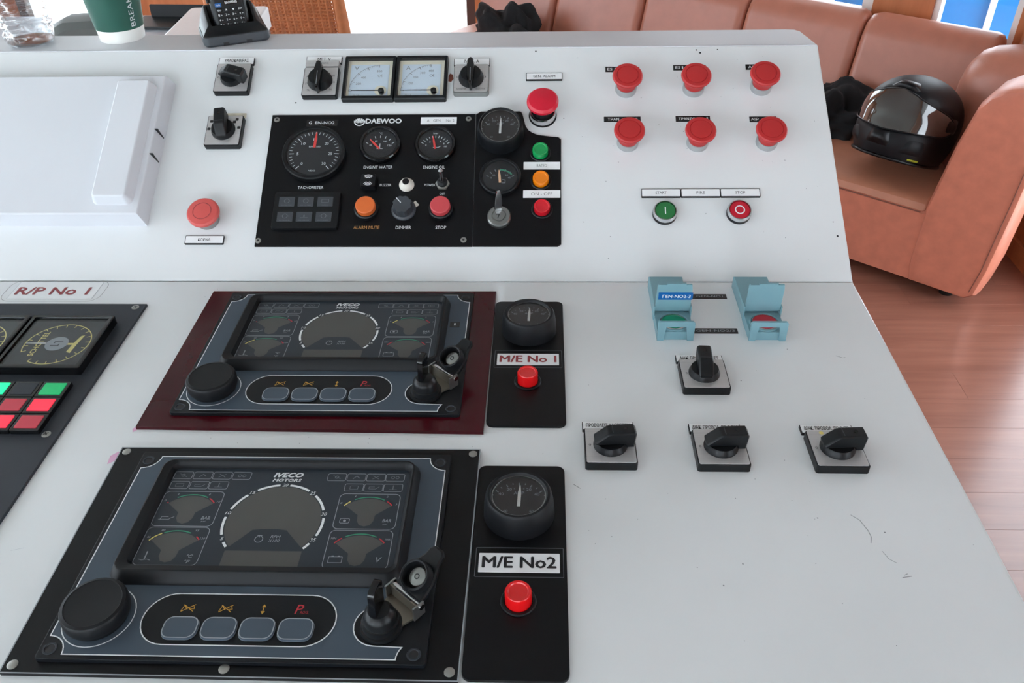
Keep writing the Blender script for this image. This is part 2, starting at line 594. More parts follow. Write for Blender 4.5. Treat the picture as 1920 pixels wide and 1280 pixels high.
# ------------------------------------------------------------------ console body
ES = 413.4
con = thing('ship_control_console', 'white painted bridge control console with a flat top and a sloped rear panel', 'console')
mb = MB()
mb.slab([(-1100, -640), (ES, -640), (ES, 0), (-1100, 0)], 1076, 1100, 4.0).build('flat_top', 'console_white', con)
cs, sn = math.cos(DIH), math.sin(DIH)
VT = 360.0
mb = MB().slab([(-1100, -1.0), (ES, -1.0), (ES, VT), (-1100, VT)], -24, 0, 3.5)
mb.v = [(x, y * cs - z * sn, H + y * sn + z * cs) for x, y, z in mb.v]
mb.build('sloped_panel', 'console_white', con)
yl, zl = VT * cs, H * 1000 + VT * sn
mb = MB().slab([(-1100, yl - 1.5), (ES - 1, yl - 1.5), (ES - 10, yl + 60), (ES - 16, yl + 68), (ES - 30, yl + 70), (-1100, yl + 70)], zl - 30, zl + 0.2, 2.5)
mb.build('top_ledge', 'ledge_white', con)
prof = [(-600, 0), (340, 0), (370, 900), (370, zl - 31), (310, zl - 33), (14, 1074), (-635, 1074)]
mb = MB().loft([[(x, y, z) for y, z in prof] for x in (-1090, ES - 6)], True, True)
mb.build('cabinet_body', 'console_white', con)
def scratch(pts, w=0.7, m='scratch'):
    MB().line(pts, w, 1100.15).build('scratch_mark', m, con, 0)
scratch([(303.5, -372.8), (309.5, -378.7), (311, -384), (313.2, -390.4), (313.6, -397), (311.4, -403.6)], 0.5)
scratch([(325.6, -438.5), (333.7, -436.8)], 0.6)
scratch([(328, -436), (331, -434.5)], 0.5)
scratch([(-237, -311.2), (-228, -304), (-218.2, -305.2)], 0.35, 'scratch_soft')
scratch([(-410.7, -422.7), (-400.7, -419.7)], 0.35, 'scratch_soft')
scratch([(352, -148), (358, -151.5), (361.2, -150.9)], 0.5)
scratch([(66, -340), (72, -345)], 0.6)
MB().flat([(-372.5, -309), (-367, -303), (-364, -305), (-366, -316), (-371, -320)], 1100.12).build('pink_stain', 'stain_pink', con, 0)
MB().flat([(-366, -271), (-362, -266), (-361, -273), (-364, -276)], 1100.12).build('pink_stain', 'stain_pink', con, 0)
def chip(x, v, r):
    mbx = MB().flat(circ(x, v, r, 8), 0.15)
    mbx.v = [(a, b * cs - c * sn, H + b * sn + c * cs) for a, b, c in mbx.v]
    mbx.build('paint_chip', 'print_black', con, 0)
chip(252, 347, 1.6); chip(247, 352, 1.2); chip(27, 352, 1.2); chip(276, 352.5, 1.0); chip(402, 62, 1.3); chip(399, 82, 0.7); chip(-298, 268, 1.2); chip(65, 240, 0.8)

mb = MB()
for k in range(46):
    x, y = random.uniform(70, 400), random.uniform(-620, -130)
    r_ = random.choice((0.3, 0.35, 0.45, 0.7))
    mb.flat(circ(x, y, r_, 6), 1100.15)
for k in range(16):
    x, y = random.uniform(-430, 60), random.choice((-285, -290, -22, -40, -300))
    mb.flat(circ(x, y + random.uniform(-4, 4), 0.4, 6), 1100.15)
mb.build('paint_specks', 'scratch', con, 0, 'stuff')
mb = MB()
for k in range(40):
    mb.flat(circ(random.uniform(80, 400), random.uniform(10, 350), random.choice((0.3, 0.4, 0.6)), 6), 0.15)
mb.v = [(a, b * cs - c * sn, H + b * sn + c * cs) for a, b, c in mb.v]
mb.build('paint_specks', 'scratch', con, 0, 'stuff')
scratch([(318, -412), (321, -420), (326, -424)], 0.4)
scratch([(150, -560), (160, -566), (166, -562)], 0.35, 'scratch_soft')

# ------------------------------------------------------------------ generic control builders
def plate(parent, cx, cy, w, h, z, name='name_plate', edge=True, th=2.2):
    """engraved white plate with a black edge"""
    p = MB().slab(rrect(cx, cy, w, h, 0.8, 2), z, z + th).build(name, 'black_plastic', parent)
    MB().slab(rrect(cx, cy + 0.2, w - 1.4, h - 1.8, 0.5, 2), z + th, z + th + 0.25).build('white_face', 'label_white', p)
    return p
def lettering(parent, items, m, name='lettering', z=0.0):
    mb = MB()
    for it in items:
        s, cx, cy, w, h = it[:5]
        k = it[5] if len(it) > 5 else {}
        mb.text(s, cx, cy, w, h, z, **k)
    return mb.build(name, m, parent, 0)
def label_plate(frame, x, y, w, h, txt, label, tw=None, th=4.2, rot=0.0, bold=0.0):
    t = thing('label_plate', label, 'label', frame, x, y, 0, rot)
    MB().slab(rrect(0, 0, w, h, 0.8, 2), 0, 2.2).build('backing', 'black_plastic', t)
    MB().slab(rrect(0, 0.3, w - 1.6, h - 2.2, 0.4, 2), 2.2, 2.45).build('white_face', 'label_white', t)
    lettering(t, [(txt, 0, 0.2, tw or w * 0.55, th, dict(bold=bold))], 'print_black', z=2.6)
    return t
def screw(parent, x, y, z, r=3.6, m='screw_metal', cross=True, name='screw'):
    s = MB().lathe([(r, z), (r, z + 0.5), (r * 0.8, z + 1.0), (0, z + 1.1)], x, y, 18).build(name, m, parent)
    if cross:
        mb = MB().line([(x - r * .5, y - r * .3), (x + r * .5, y + r * .3)], r * 0.28, z + 1.2).line([(x + r * .3, y - r * .5), (x - r * .3, y + r * .5)], r * 0.28, z + 1.25)
        mb.build('cross_slot', 'print_black', s, 0)
    return s

def lever_knob(parent, ang, z=9.0, m='black_plastic'):
    kn = MB().lathe([(16, z), (16, z + 2), (14.5, z + 5), (14, z + 7), (0, z + 7)], 0, 0, 30).build('knob', m, parent)
    pr = [(-15, z + 6), (-15.5, z + 9), (-4, z + 19), (0, z + 20), (21, z + 20), (23, z + 17), (21.5, z + 2), (14, z + 2), (12, z + 6)]
    ca, sa = math.cos(R(ang)), math.sin(R(ang))
    loops = []
    for wy, ins in ((-7.2, 1.6), (-6.4, 0.5), (-5.2, 0.0), (5.2, 0.0), (6.4, 0.5), (7.2, 1.6)):
        q = inset(pr[::-1], ins)
        loops.append([(t * ca - wy * sa, t * sa + wy * ca, zz) for t, zz in q])
    MB().loft(loops).build('lever', m, kn)
    MB().ring(13 * ca, 13 * sa, 0, 1.9, z + 20.3, 0, 360, 14).build('pivot_hole', 'black_gloss', kn, 0)
    mb = MB().line([(1 * ca - w * sa, 1 * sa + w * ca) for w in (-5.5, 5.5)], 0.7, z + 20.4)
    mb.build('ridge', 'switch_grey', kn, 0)
    return kn
def pointer_knob(parent, ang, z=9.0):
    kn = MB().lathe([(17, z), (17, z + 2), (14.5, z + 9), (13.5, z + 11), (0, z + 11.5)], 0, 0, 34).build('knob', 'black_plastic', parent)
    ca, sa = math.cos(R(ang)), math.sin(R(ang))
    pts = [(-23, -1.2), (-10, -5.0), (8, -5.6), (20, -3.4), (22, 0), (20, 3.4), (8, 5.6), (-10, 5.0), (-23, 1.2)]
    tr = lambda P, zz: [(x * ca - y * sa, x * sa + y * ca, zz) for x, y in P]
    MB().loft([tr(pts, z + 3), tr(pts, z + 15), tr(inset(pts, 0.8), z + 17)]).build('pointer', 'black_gloss', kn)
    MB().line([(-18 * ca, -18 * sa), (4 * ca, 4 * sa)], 0.6, z + 17.1).build('pointer_line', 'print_soft', kn, 0)
    return kn

def cam_switch(frame, x, y, label, txt=None, ang=0.0, kind='lever', marks=(), lab_off=(-1.5, 29.0), base_h=9.0, rot=0.0, w=48.0, grey=False, tw=40.0):
    t = thing('rotary_cam_switch', label, 'switch', frame, x, y, 0, rot, 'rotary cam switches on the console')
    bm = 'zinc' if grey else 'black_plastic'
    MB().slab(rrect(0, 0, w, w, 4 if grey else 2.4, 4), 0, base_h - 0.6, 0.8).build('base', bm, t)
    MB().slab(rrect(0, 0.2, w - 2.4, w - 2.4, 3.4 if grey else 1.6, 4), base_h - 0.7, base_h, 0.2).build('face_plate', 'brushed_metal', t)
    if txt:
        p = MB().slab(rrect(lab_off[0], lab_off[1], 49.5, 12.0, 0.8, 2), 0, 3.0).build('name_plate', 'black_plastic', t)
        MB().slab(rrect(lab_off[0], lab_off[1] + 0.3, 48, 10.6, 0.5, 2), 3.0, 3.3).build('white_face', 'label_white', p)
        MB().text(txt, lab_off[0], lab_off[1] + 0.9, tw, 5.2, 3.45, bold=0.012).build('lettering', 'print_black', p, 0)
    mb = MB()
    for (s, mx_, my_, mw, mh) in marks:
        mb.text(s, mx_, my_, mw, mh, base_h + 0.12)
    if marks:
        mb.build('position_marks', 'print_black' if not grey else 'print_black', t, 0)
    if kind == 'lever':
        lever_knob(t, ang, base_h)
    else:
        pointer_knob(t, ang, base_h)
    return t

def needle(parent, cx, cy, r0, r1, ang, w, z, m):
    c, s = math.cos(R(ang)), math.sin(R(ang))
    pts = [(r0, -w * 0.5), (r1 * 0.6, -w * 0.5), (r1, -w * 0.15), (r1, w * 0.15), (r1 * 0.6, w * 0.5), (r0, w * 0.5)]
    return MB().slab([(cx + x * c - y * s, cy + x * s + y * c) for x, y in pts], z, z + 0.5).build('needle', m, parent, 0)

def round_gauge(parent, name, cx, cy, r, z0, depth, dial, ro=None, m='black_plastic', glass=True, lip=0.86, taper=0.0):
    """bezel ring with a dial, glass; returns the bezel part and the dial height"""
    ro = ro or r
    zt = z0 + depth
    g = MB().frame([(circ(cx, cy, ro + taper, 48), z0), (circ(cx, cy, ro, 48), zt - 1.6), (circ(cx, cy, ro - 1.2, 48), zt), (circ(cx, cy, r * lip + 0.9, 48), zt),
                    (circ(cx, cy, r * lip, 48), zt - 1.2), (circ(cx, cy, r * lip - 0.6, 48), zt - 4.2), (circ(cx, cy, r * lip - 0.6, 48), z0)]).build(name, m, parent)
    zd = zt - 4.0
    MB().flat(circ(cx, cy, r * lip - 0.4, 44), zd).build('dial', dial, g, 0)
    return g, zd

def gauge_glass(g, cx, cy, r, z):
    MB().lathe([(r, z), (r * 0.7, z + 0.5), (0, z + 0.8)], cx, cy, 36).build('glass', 'gauge_glass', g)

def estop(x, v, label, h=0.0):
    t = thing('emergency_stop_button', label, 'button', 'U', x, v, 0, 0, 'red emergency stop mushroom buttons')
    MB().lathe([(14.2, 0), (14.2, 8), (13.4, 9.5), (11, 9.5)], 0, 0, 36).build('collar', 'collar_metal', t)
    st = MB().lathe([(12.6, 9), (13.2, 14), (14.2, 19), (16.2, 24), (16.2, 25)], 0, 0, 36).build('stem', 'red_faded', t)
    hd = MB().lathe([(16.0, 23.5), (18.9, 25.0), (19.9, 26.6), (19.7, 28.4), (18.4, 29.7), (14.6, 30.3), (14.1, 29.3), (13.5, 29.3), (13.0, 30.4), (8, 30.8), (0, 30.9)], 0, 0, 44).build('mushroom_head', 'red_faded', t)
    return t

def lamp(parent, cx, cy, r, z, h, lens, name='indicator_lamp', ring=3.2):
    g = MB().lathe([(r + ring, z), (r + ring, z + 0.8), (r + ring - 0.8, z + 1.6), (r + 0.8, z + 1.6), (r + 0.6, z)], cx, cy, 36).build(name, 'black_plastic', parent)
    MB().lathe([(r, z + 0.5), (r, z + h - 1.2), (r - 0.8, z + h), (r * 0.76, z + h), (r * 0.70, z + h - 0.9), (0, z + h - 1.1)], cx, cy, 36).build('lens', lens, g)
    return g

# ------------------------------------------------------------------ upper panel: raised cover at the left
lid = thing('instrument_cover', 'large plain white raised cover filling the left of the sloped panel', 'cover', 'U', -468, 77)
p0 = [(-632, 0), (0, 0), (0, 222), (-632, 222)]
p1 = inset(p0, 3.2)
p2 = inset(p0, 5.5)
MB().loft([[(x, y, z) for x, y in q] for q, z in ((p0, 0), (p0, 1.5), (p1, 22.5), (inset(p0, 4.2), 24.2), (p2, 25))]).build('cover_body', 'lid_white', lid)
q0 = rrect(-37.5, 110, 52, 188, 9, 5)
MB().loft([[(x, y, z) for x, y in inset(q0, d)] for d, z in ((0, 24.9), (0.4, 27), (4.0, 37.5), (5.0, 39.2), (6.6, 40))]).build('raised_block', 'lid_white', lid)
for v in (131, 93):
    MB().box(-4.6, 0.15, v, v + 1.4, 4, 24).build('slot', 'print_black', lid)

# rotary switches of the upper panel
cam_switch('U', -387.5, 304, 'rotary switch with a lever pointing right under the plate reading YALOKATH/RAS', 'ΥΑΛΟΚΑΘ/ΡΑΣ', -18, marks=[('0', -19, 0, 2.2, 3)], lab_off=(-0.5, 32.5), tw=34)
sw = cam_switch('U', -387.0, 217.5, 'rotary switch with black square marks and no name plate, below the YALOKATH/RAS switch', None, 97, marks=())
mb = MB()
for (mx_, my_) in ((-18, 14), (-20, 2), (0.5, 20), (16, 17), (20, 4), (13, 13)):
    mb.slab(rrect(mx_, my_, 4.2, 4.0, 0.6, 1), 9.0, 9.15)
mb.build('position_marks', 'print_black', sw, 0)
MB().slab(rrect(1, 29.5, 46, 8, 1, 2), 0, 0.4).build('glue_residue', 'residue', sw)
sw = cam_switch('U', -265.5, 296.5, 'rotary pointer switch with a brown-grey face under the plate MET. V', 'ΜΕΤ. V', 91, 'pointer', marks=[('RS', -17, 8, 4, 3), ('ST', -18, -4, 4, 3), ('TR', -15, -15, 4, 3), ('RN', 17, 9, 4, 3), ('SN', 18, -2, 4, 3), ('TN', 15, -14, 4, 3)], lab_off=(0, 41), tw=18)
MB().slab(rrect(0, 30, 46, 10.5, 1, 2), 0, 9.4, 0.4).build('voltmeter_plate', 'brushed_metal', sw)
lettering(sw, [('VOLTMETER', 0, 30, 18, 3)], 'print_grey', 'plate_lettering', 9.6)
sw = cam_switch('U', -60.0, 300.0, 'grey rotary pointer switch with rounded corners under the plate MET. A', 'ΜΕΤ. A', 91, 'pointer', marks=[('0', -19, 2, 2.2, 3), ('3', 19, 2, 2.2, 3), ('AMMETER', -13, -18, 13, 2), ('SELECTOR', 13, -18, 13, 2)], lab_off=(-0.5, 32), grey=True, tw=20)

# horn button with its plate
t = thing('horn_button', 'faded red mushroom push button above the plate KORNA', 'button', 'U', -390.5, 86)
MB().lathe([(14.5, 0), (14.5, 11), (13, 13), (11, 13)], 0, 0, 36).build('collar', 'zinc', t)
MB().lathe([(13, 12.5), (18.5, 14), (20.4, 16), (20.4, 19.5), (18.5, 21.6), (12, 22.6), (11.4, 22.2), (10.9, 22.8), (0, 23.6)], 0, 0, 44).build('mushroom_head', 'red_horn', t)
MB().ring(0, 0, 11.0, 11.7, 23.0).build('groove', 'print_maroon', t, 0)
label_plate('U', -390.3, 56, 49.5, 12.2, 'ΚΟΡΝΑ', 'white engraved plate reading KORNA below the horn button', 16)

# panel meters
def panel_meter(x, v, letter, ticks, label):
    t = thing('panel_meter', label, 'meter', 'U', x, v, 0, 0, 'square panel meters')
    o0, i0 = rrect(0, 0, 71, 73, 2, 2), rrect(0, 0.5, 62.5, 63.5, 1, 2)
    MB().frame([(o0, 0), (o0, 6.5), (inset(o0, 1.2), 8), (i0, 8), (inset(i0, 0.4), 0)]).build('frame', 'black_plastic', t)
    MB().flat(i0, 2.0).build('surround', 'cream', t, 0)
    MB().slab(rrect(-0.5, -2.5, 53, 55, 0.5, 1), 2.0, 2.5).build('scale_card', 'dial_pale', t)
    mb = MB()
    cx, cy = 16, -19
    mb.ring(cx, cy, 43, 43.5, 2.7, 95, 180, 40)
    for k, s in enumerate(ticks):
        a = 180 - (k * 84 / (len(ticks) - 1)) * (1 if len(ticks) > 1 else 0)
        mb.tick(cx, cy, 39, 44, a, 0.7, 2.75)
        if s:
            mb.text(s, cx + 33 * math.cos(R(a)), cy + 33 * math.sin(R(a)), 2.4 * len(s), 3.6, 2.75)
    for k in range(25):
        mb.tick(cx, cy, 41, 43, 180 - 85 * k / 24, 0.3, 2.7)
    mb.text(letter, -19, 19, 6.2, 6.2, 2.75)
    mb.text('C€', 14, 6, 6.5, 4.2, 2.75)
    mb.text('~', -20, -28, 4, 1.5, 2.75)
    mb.text('CL 1.5', -17, -26, 8, 1.8, 2.75)
    mb.build('scale_print', 'print_grey', t, 0)
    MB().slab([(cx - 40, cy - 0.2), (cx, cy - 0.9), (cx, cy + 0.9), (cx - 40, cy + 0.5)], 3.4, 3.8).build('needle', 'print_black', t, 0)
    MB().lathe([(8, 2.6), (8, 3.4), (6.6, 3.6), (0, 3.6)], cx, cy, 26).build('hub', 'cream', t)
    MB().lathe([(4.0, 3.6), (4.0, 8.6), (2.6, 9.4), (0, 8.8)], cx + 2, cy - 3.5, 20).build('zero_screw', 'black_gloss', t)
    MB().box(-31, 31, -31, 31.5, 6.6, 7.0).build('glass', 'gauge_glass', t)
    return t
panel_meter(-199.6, 304, 'V', ['', '200', '400', '', '500'], 'square voltmeter with a pale V scale and a cream surround')
panel_meter(-128.4, 304, 'A', ['', '100', '200', '300', '400'], 'square ammeter with a pale A scale beside the voltmeter')
t = thing('rust_stain', 'small brown rust stain between the ammeter and the MET. A switch', 'stain', 'U', -91, 308)
MB().slab([(-1, -6), (3, -7), (6, -2), (5, 5), (1, 7), (-1, 3)], 0, 0.3).build('stain_patch', 'rust', t, 0)

# general alarm
label_plate('U', 38.7, 307.3, 49, 12, 'GEN. ALARM', 'white engraved plate reading GEN. ALARM', 30)
t = thing('alarm_button', 'bright red mushroom alarm button on a tall chrome collar under the GEN. ALARM plate', 'button', 'U', 36.8, 244)
MB().frame([(circ(0, 0, 17.5, 40), 0), (circ(0, 0, 17.5, 40), 9), (circ(0, 0, 16.6, 40), 11), (circ(0, 0, 15, 40), 11), (circ(0, 0, 14.4, 40), 4), (circ(0, 0, 14.4, 40), 0)]).build('collar', 'chrome', t)
MB().lathe([(18.6, 0), (18.6, 1.4), (17.4, 1.8)], 0, 0, 36).build('gasket', 'black_soft', t)
MB().lathe([(13.6, 2), (13, 14), (14.5, 24), (12, 25)], 0, 0, 36).build('bellows', 'black_soft', t)
MB().lathe([(14, 24), (19.4, 27), (20.8, 29), (20.6, 32), (18, 35), (10, 37), (0, 37.6)], 0, 0, 44).build('mushroom_head', 'red_bright', t)

# ------------------------------------------------------------------ generator panel
gp = thing('generator_panel', 'black generator instrument panel with round gauges, knobs and white lettering', 'instrument panel', 'U', 0, 0)
MB().slab([(-325, 46.8), (-50.4, 46.8), (-52.6, 246), (-326.5, 246)], 0, 2.6, 0.3).build('face_plate', 'black_plate', gp)
for x, y in ((-319.6, 238.2), (-61.8, 238.1), (-61.5, 55.4), (-321.2, 54.4)):
    screw(gp, x, y, 2.6, 3.8, cross=False)
    MB().ring(x, y, 0, 1.5, 3.75, 0, 360, 12).build('socket', 'print_black', gp, 0)
Z0 = 2.6
tg = MB().slab(rrect(-257.5, 232.6, 42.5, 10.5, 0.6, 2), Z0, Z0 + 0.5).build('embossed_tape', 'tape_black', gp)
lettering(tg, [('G', -273.5, 232.6, 3.8, 4.4, dict(bold=0.02)), ('EN-NO2', -254, 232.6, 26, 4.4, dict(bold=0.02))], 'print_white', z=Z0 + 0.65)
# tachometer
g, zd = round_gauge(gp, 'tachometer', -262.3, 181.5, 41.5, Z0, 9.0, 'dial_black', lip=0.86)
cx, cy = -262.3, 181.5
mb = MB()
for k in range(31):
    a = 228 - k * 276 / 30
    big = k % 5 == 0
    mb.tick(cx, cy, 26.5 if big else 29, 33, a, 1.0 if big else 0.6, zd + 0.15)
for k, s in enumerate(('0', '5', '10', '15', '20', '25', '30')):
    a = 228 - k * 46
    mb.text(s, cx + 21.5 * math.cos(R(a)), cy + 21.5 * math.sin(R(a)), 2.6 * len(s), 4.2, zd + 0.15)
mb.text('RPMx100', cx, cy + 10, 15, 2.6, zd + 0.15)
mb.text('VDO', cx, cy - 27, 9, 2.2, zd + 0.15, bold=0.02)
mb.build('dial_print', 'print_white', g, 0)
needle(g, cx, cy + 8, 0, 24, 87, 3.4, zd + 1.2, 'needle_red')
gauge_glass(g, cx, cy, 35.0, zd + 2.6)
def small_gauge(nm, cx, cy, nums, unit, nang, symbol, ntick, nc='needle_red', arc=None):
    g, zd = round_gauge(gp, nm, cx, cy, 27.2, Z0, 8.5, 'dial_black', lip=0.83, m='black_gloss')
    mb = MB()
    for k in range(ntick):
        a = 150 - k * 120 / (ntick - 1)
        mb.tick(cx, cy - 8, 18, 21.5, a, 0.8, zd + 0.15)
    for a, s in nums:
        mb.text(s, cx + 14 * math.cos(R(a)), cy - 8 + 14 * math.sin(R(a)), 1.7 * len(s), 2.6, zd + 0.15)
    mb.text(unit, cx, cy + 17, 2.2 * len(unit), 2.6, zd + 0.15)
    if symbol == 'temp':
        mb.line([(cx, cy - 6), (cx, cy + 1)], 1.0, zd + 0.15).line([(cx - 4, cy - 7), (cx + 4, cy - 7)], 0.6, zd + 0.15)
    elif symbol == 'oil':
        mb.line([(cx - 3, cy - 5), (cx + 4, cy - 5), (cx + 7, cy - 3)], 0.8, zd + 0.15)
    else:
        mb.line([(cx + 1, cy - 8), (cx + 6, cy - 8), (cx + 7, cy - 4), (cx + 2, cy - 3)], 0.6, zd + 0.15)
    mb.build('dial_print', 'print_white', g, 0)
    if arc:
        MB().ring(cx, cy - 8, 18.5, 21, zd + 0.2, 30, 95, 20).build('green_arc', 'print_green', g, 0)
    needle(g, cx, cy - 8, 0, 20, nang, 2.6, zd + 1.2, nc)
    gauge_glass(g, cx, cy, 22.2, zd + 2.4)
    return g
small_gauge('water_temperature_gauge', -176.4, 195.4, ((152, '40'), (112, '60'), (62, '100'), (25, '120')), '°C', 132, 'temp', 7)
small_gauge('oil_pressure_gauge', -103.4, 195.0, ((152, '0'), (122, '2'), (62, '6'), (38, '8'), (18, '10')), 'bar', 100, 'oil', 11)
lettering(gp, [('TACHOMETER', -262.7, 132.3, 33.5, 4.2), ('ENGINT WATER', -177.2, 162.9, 38, 4.4), ('ENGINE OIL', -103.9, 162.6, 28.5, 4.4), ('BUZZER', -165.5, 135.7, 15, 3.4),
               ('POWER', -108.2, 135.6, 14, 3.4), ('OFF', -91.3, 122.5, 7, 3), ('DIMMER', -138.3, 73.1, 19.5, 4.6), ('STOP', -90.9, 73.1, 13.4, 4.6)], 'print_white', z=Z0 + 0.15)
lettering(gp, [('ALARM MUTE', -185.2, 73.2, 33, 4.6)], 'print_amber', 'alarm_mute_lettering', Z0 + 0.15)
# maker's mark: shell emblem and name
mb = MB()
for k in range(7):
    a = 150 - k * 20
    c, s = math.cos(R(a)), math.sin(R(a))
    w0 = 0.10
    mb.flat([(-207.5 + 2.0 * math.cos(R(a - 6)), 231.5 + 1.0 * math.sin(R(a - 6))), (-207.5 + 8.2 * math.cos(R(a - 8)), 231.5 + 8.0 * math.sin(R(a - 8))), (-207.5 + 8.8 * c, 231.5 + 8.7 * s), (-207.5 + 8.2 * math.cos(R(a + 8)), 231.5 + 8.0 * math.sin(R(a + 8))), (-207.5 + 2.0 * math.cos(R(a + 6)), 231.5 + 1.0 * math.sin(R(a + 6)))], Z0 + 0.2)
mb.ring(-207.5, 235.0, 6.0, 7.6, Z0 + 0.2, 190, 350, 20)
mb.build('shell_emblem', 'print_white', gp, 0)
lettering(gp, [('DAEWOO', -175.3, 235.2, 47.5, 7.6, dict(bold=0.045))], 'print_white', 'maker_lettering', Z0 + 0.2)
st = MB().slab(rrect(-101.4, 235.3, 48, 11, 0.4, 2), Z0, Z0 + 0.4).build('paper_label', 'label_white', gp)
lettering(st, [('A', -115.5, 235.3, 3.2, 4.2), ('GEN', -104, 235.3, 9.5, 4.2), ('No 2', -86, 235.3, 11, 4.2)], 'print_grey', z=Z0 + 0.55)
# warning lamp block
wp = MB().slab(rrect(-263.6, 96.3, 85, 53.5, 3, 3), Z0, Z0 + 5.0, 1.4).build('warning_lamp_block', 'black_plastic', gp)
names = ('WATER TEMP', 'ENG OIL PRESS', 'CHARGE', 'WATER LEVEL', 'FUEL LEAKAGE', 'OVER SPEED')
for k in range(6):
    x = (-289.5, -265.0, -240.0)[k % 3]
    y = (108.0, 86.0)[k // 3]
    cell = MB().slab(rrect(x, y, 20, 14, 0.8, 2), Z0 + 5.0, Z0 + 5.3).build('warning_window', 'switch_grey', wp)
    mb = MB()
    z = Z0 + 5.45
    mb.text(names[k], x, y - 5.2, 14 if k != 2 else 8, 1.5, z)
    if k == 2:
        mb.line(rrect(x, y + 1, 9, 4.5, 0.3, 1), 0.5, z, True)
    elif k == 4:
        mb.line([(x - 5, y - 1.5), (x + 5, y - 1.5)], 0.5, z).flat([(x - 1.2, y), (x + 1.2, y), (x, y + 3.5)], z)
    else:
        mb.ring(x, y + 1, 2.8, 3.4, z, 0, 360, 20).line([(x - 5.5, y + 1), (x - 3.4, y + 1)], 0.5, z).line([(x + 3.4, y + 1), (x + 5.5, y + 1)], 0.5, z)
    mb.build('symbol', 'print_dim', cell, 0)
# buzzer
bz = MB().slab(rrect(-186.5, 137.5, 19, 19, 2, 3), Z0, Z0 + 9.5, 1.0).build('buzzer', 'black_plastic', gp)
mb = MB()
for s_, a0 in ((1, 40), (-1, 220)):
    for r in (3.2, 5.0, 6.8):
        mb.ring(-186.5, 137.5 + s_ * 0.4, r, r + 0.8, Z0 + 9.7, a0, a0 + 100, 14)
mb.build('sound_symbol', 'print_white', bz, 0)
# white plug, toggle, knobs and push buttons
pl = MB().lathe([(9.8, Z0), (9.8, Z0 + 1.5), (7.4, Z0 + 6), (4.6, Z0 + 8.4)], -138, 135.5, 24).build('plug', 'plug_white', gp)
MB().lathe([(4.5, Z0 + 7), (4.4, Z0 + 9.5), (0, Z0 + 9.8)], -138, 135.5, 18).build('plug_core', 'black_plastic', pl)
tgm = MB().lathe([(9.2, Z0), (9.2, Z0 + 3), (8.0, Z0 + 3.6), (7, Z0 + 3.6)], -91.5, 136.5, 6).build('toggle_switch', 'screw_metal', gp)
MB().lathe([(6.6, Z0 + 3), (6.6, Z0 + 7), (4, Z0 + 9), (0, Z0 + 9)], -91.5, 136.5, 20).build('bushing', 'black_soft', tgm)
MB().tube([(-91.5, 136.5, Z0 + 8), (-91.8, 140.5, Z0 + 17), (-92.0, 142.5, Z0 + 23), (-92.0, 143, Z0 + 24.2)], [2.2, 2.9, 3.5, 2.2], 14).build('toggle_lever', 'chrome', tgm)
for x, m_, nm in ((-186.6, 'orange_cap', 'alarm_mute_button'), (-91.7, 'red_matte', 'stop_button')):
    b_ = MB().lathe([(15.5, Z0), (15.5, Z0 + 5), (14, Z0 + 6.2), (12.5, Z0 + 6.2)], x, 98.6, 36).build(nm, 'black_plastic', gp)
    MB().lathe([(12.6, Z0 + 4), (12.6, Z0 + 13), (11.6, Z0 + 14.2), (0, Z0 + 14.4)], x, 98.6, 36).build('button_cap', m_, b_)
dk = MB().lathe([(15.8, Z0), (15.6, Z0 + 2), (13.4, Z0 + 4), (13, Z0 + 4)], -139.4, 98.8, 36).build('dimmer_knob', 'switch_grey', gp)
n8 = []
for k in range(24):
    a = 2 * math.pi * k / 24
    r = 12.6 if k % 3 else 11.0
    n8.append((-139.4 + r * math.cos(a), 98.8 + r * math.sin(a)))
MB().slab(n8, Z0 + 3.5, Z0 + 15, 1.2).build('fluted_grip', 'switch_grey', dk)
MB().line([(-141, 100.4), (-147.5, 107.8)], 1.1, Z0 + 15.15).build('pointer_line', 'print_white', dk, 0)
MB().flat([(-129, 108), (-125.5, 112.5), (-120, 106), (-125, 102)], Z0 + 0.2).build('dimmer_scale', 'plug_white', gp, 0)

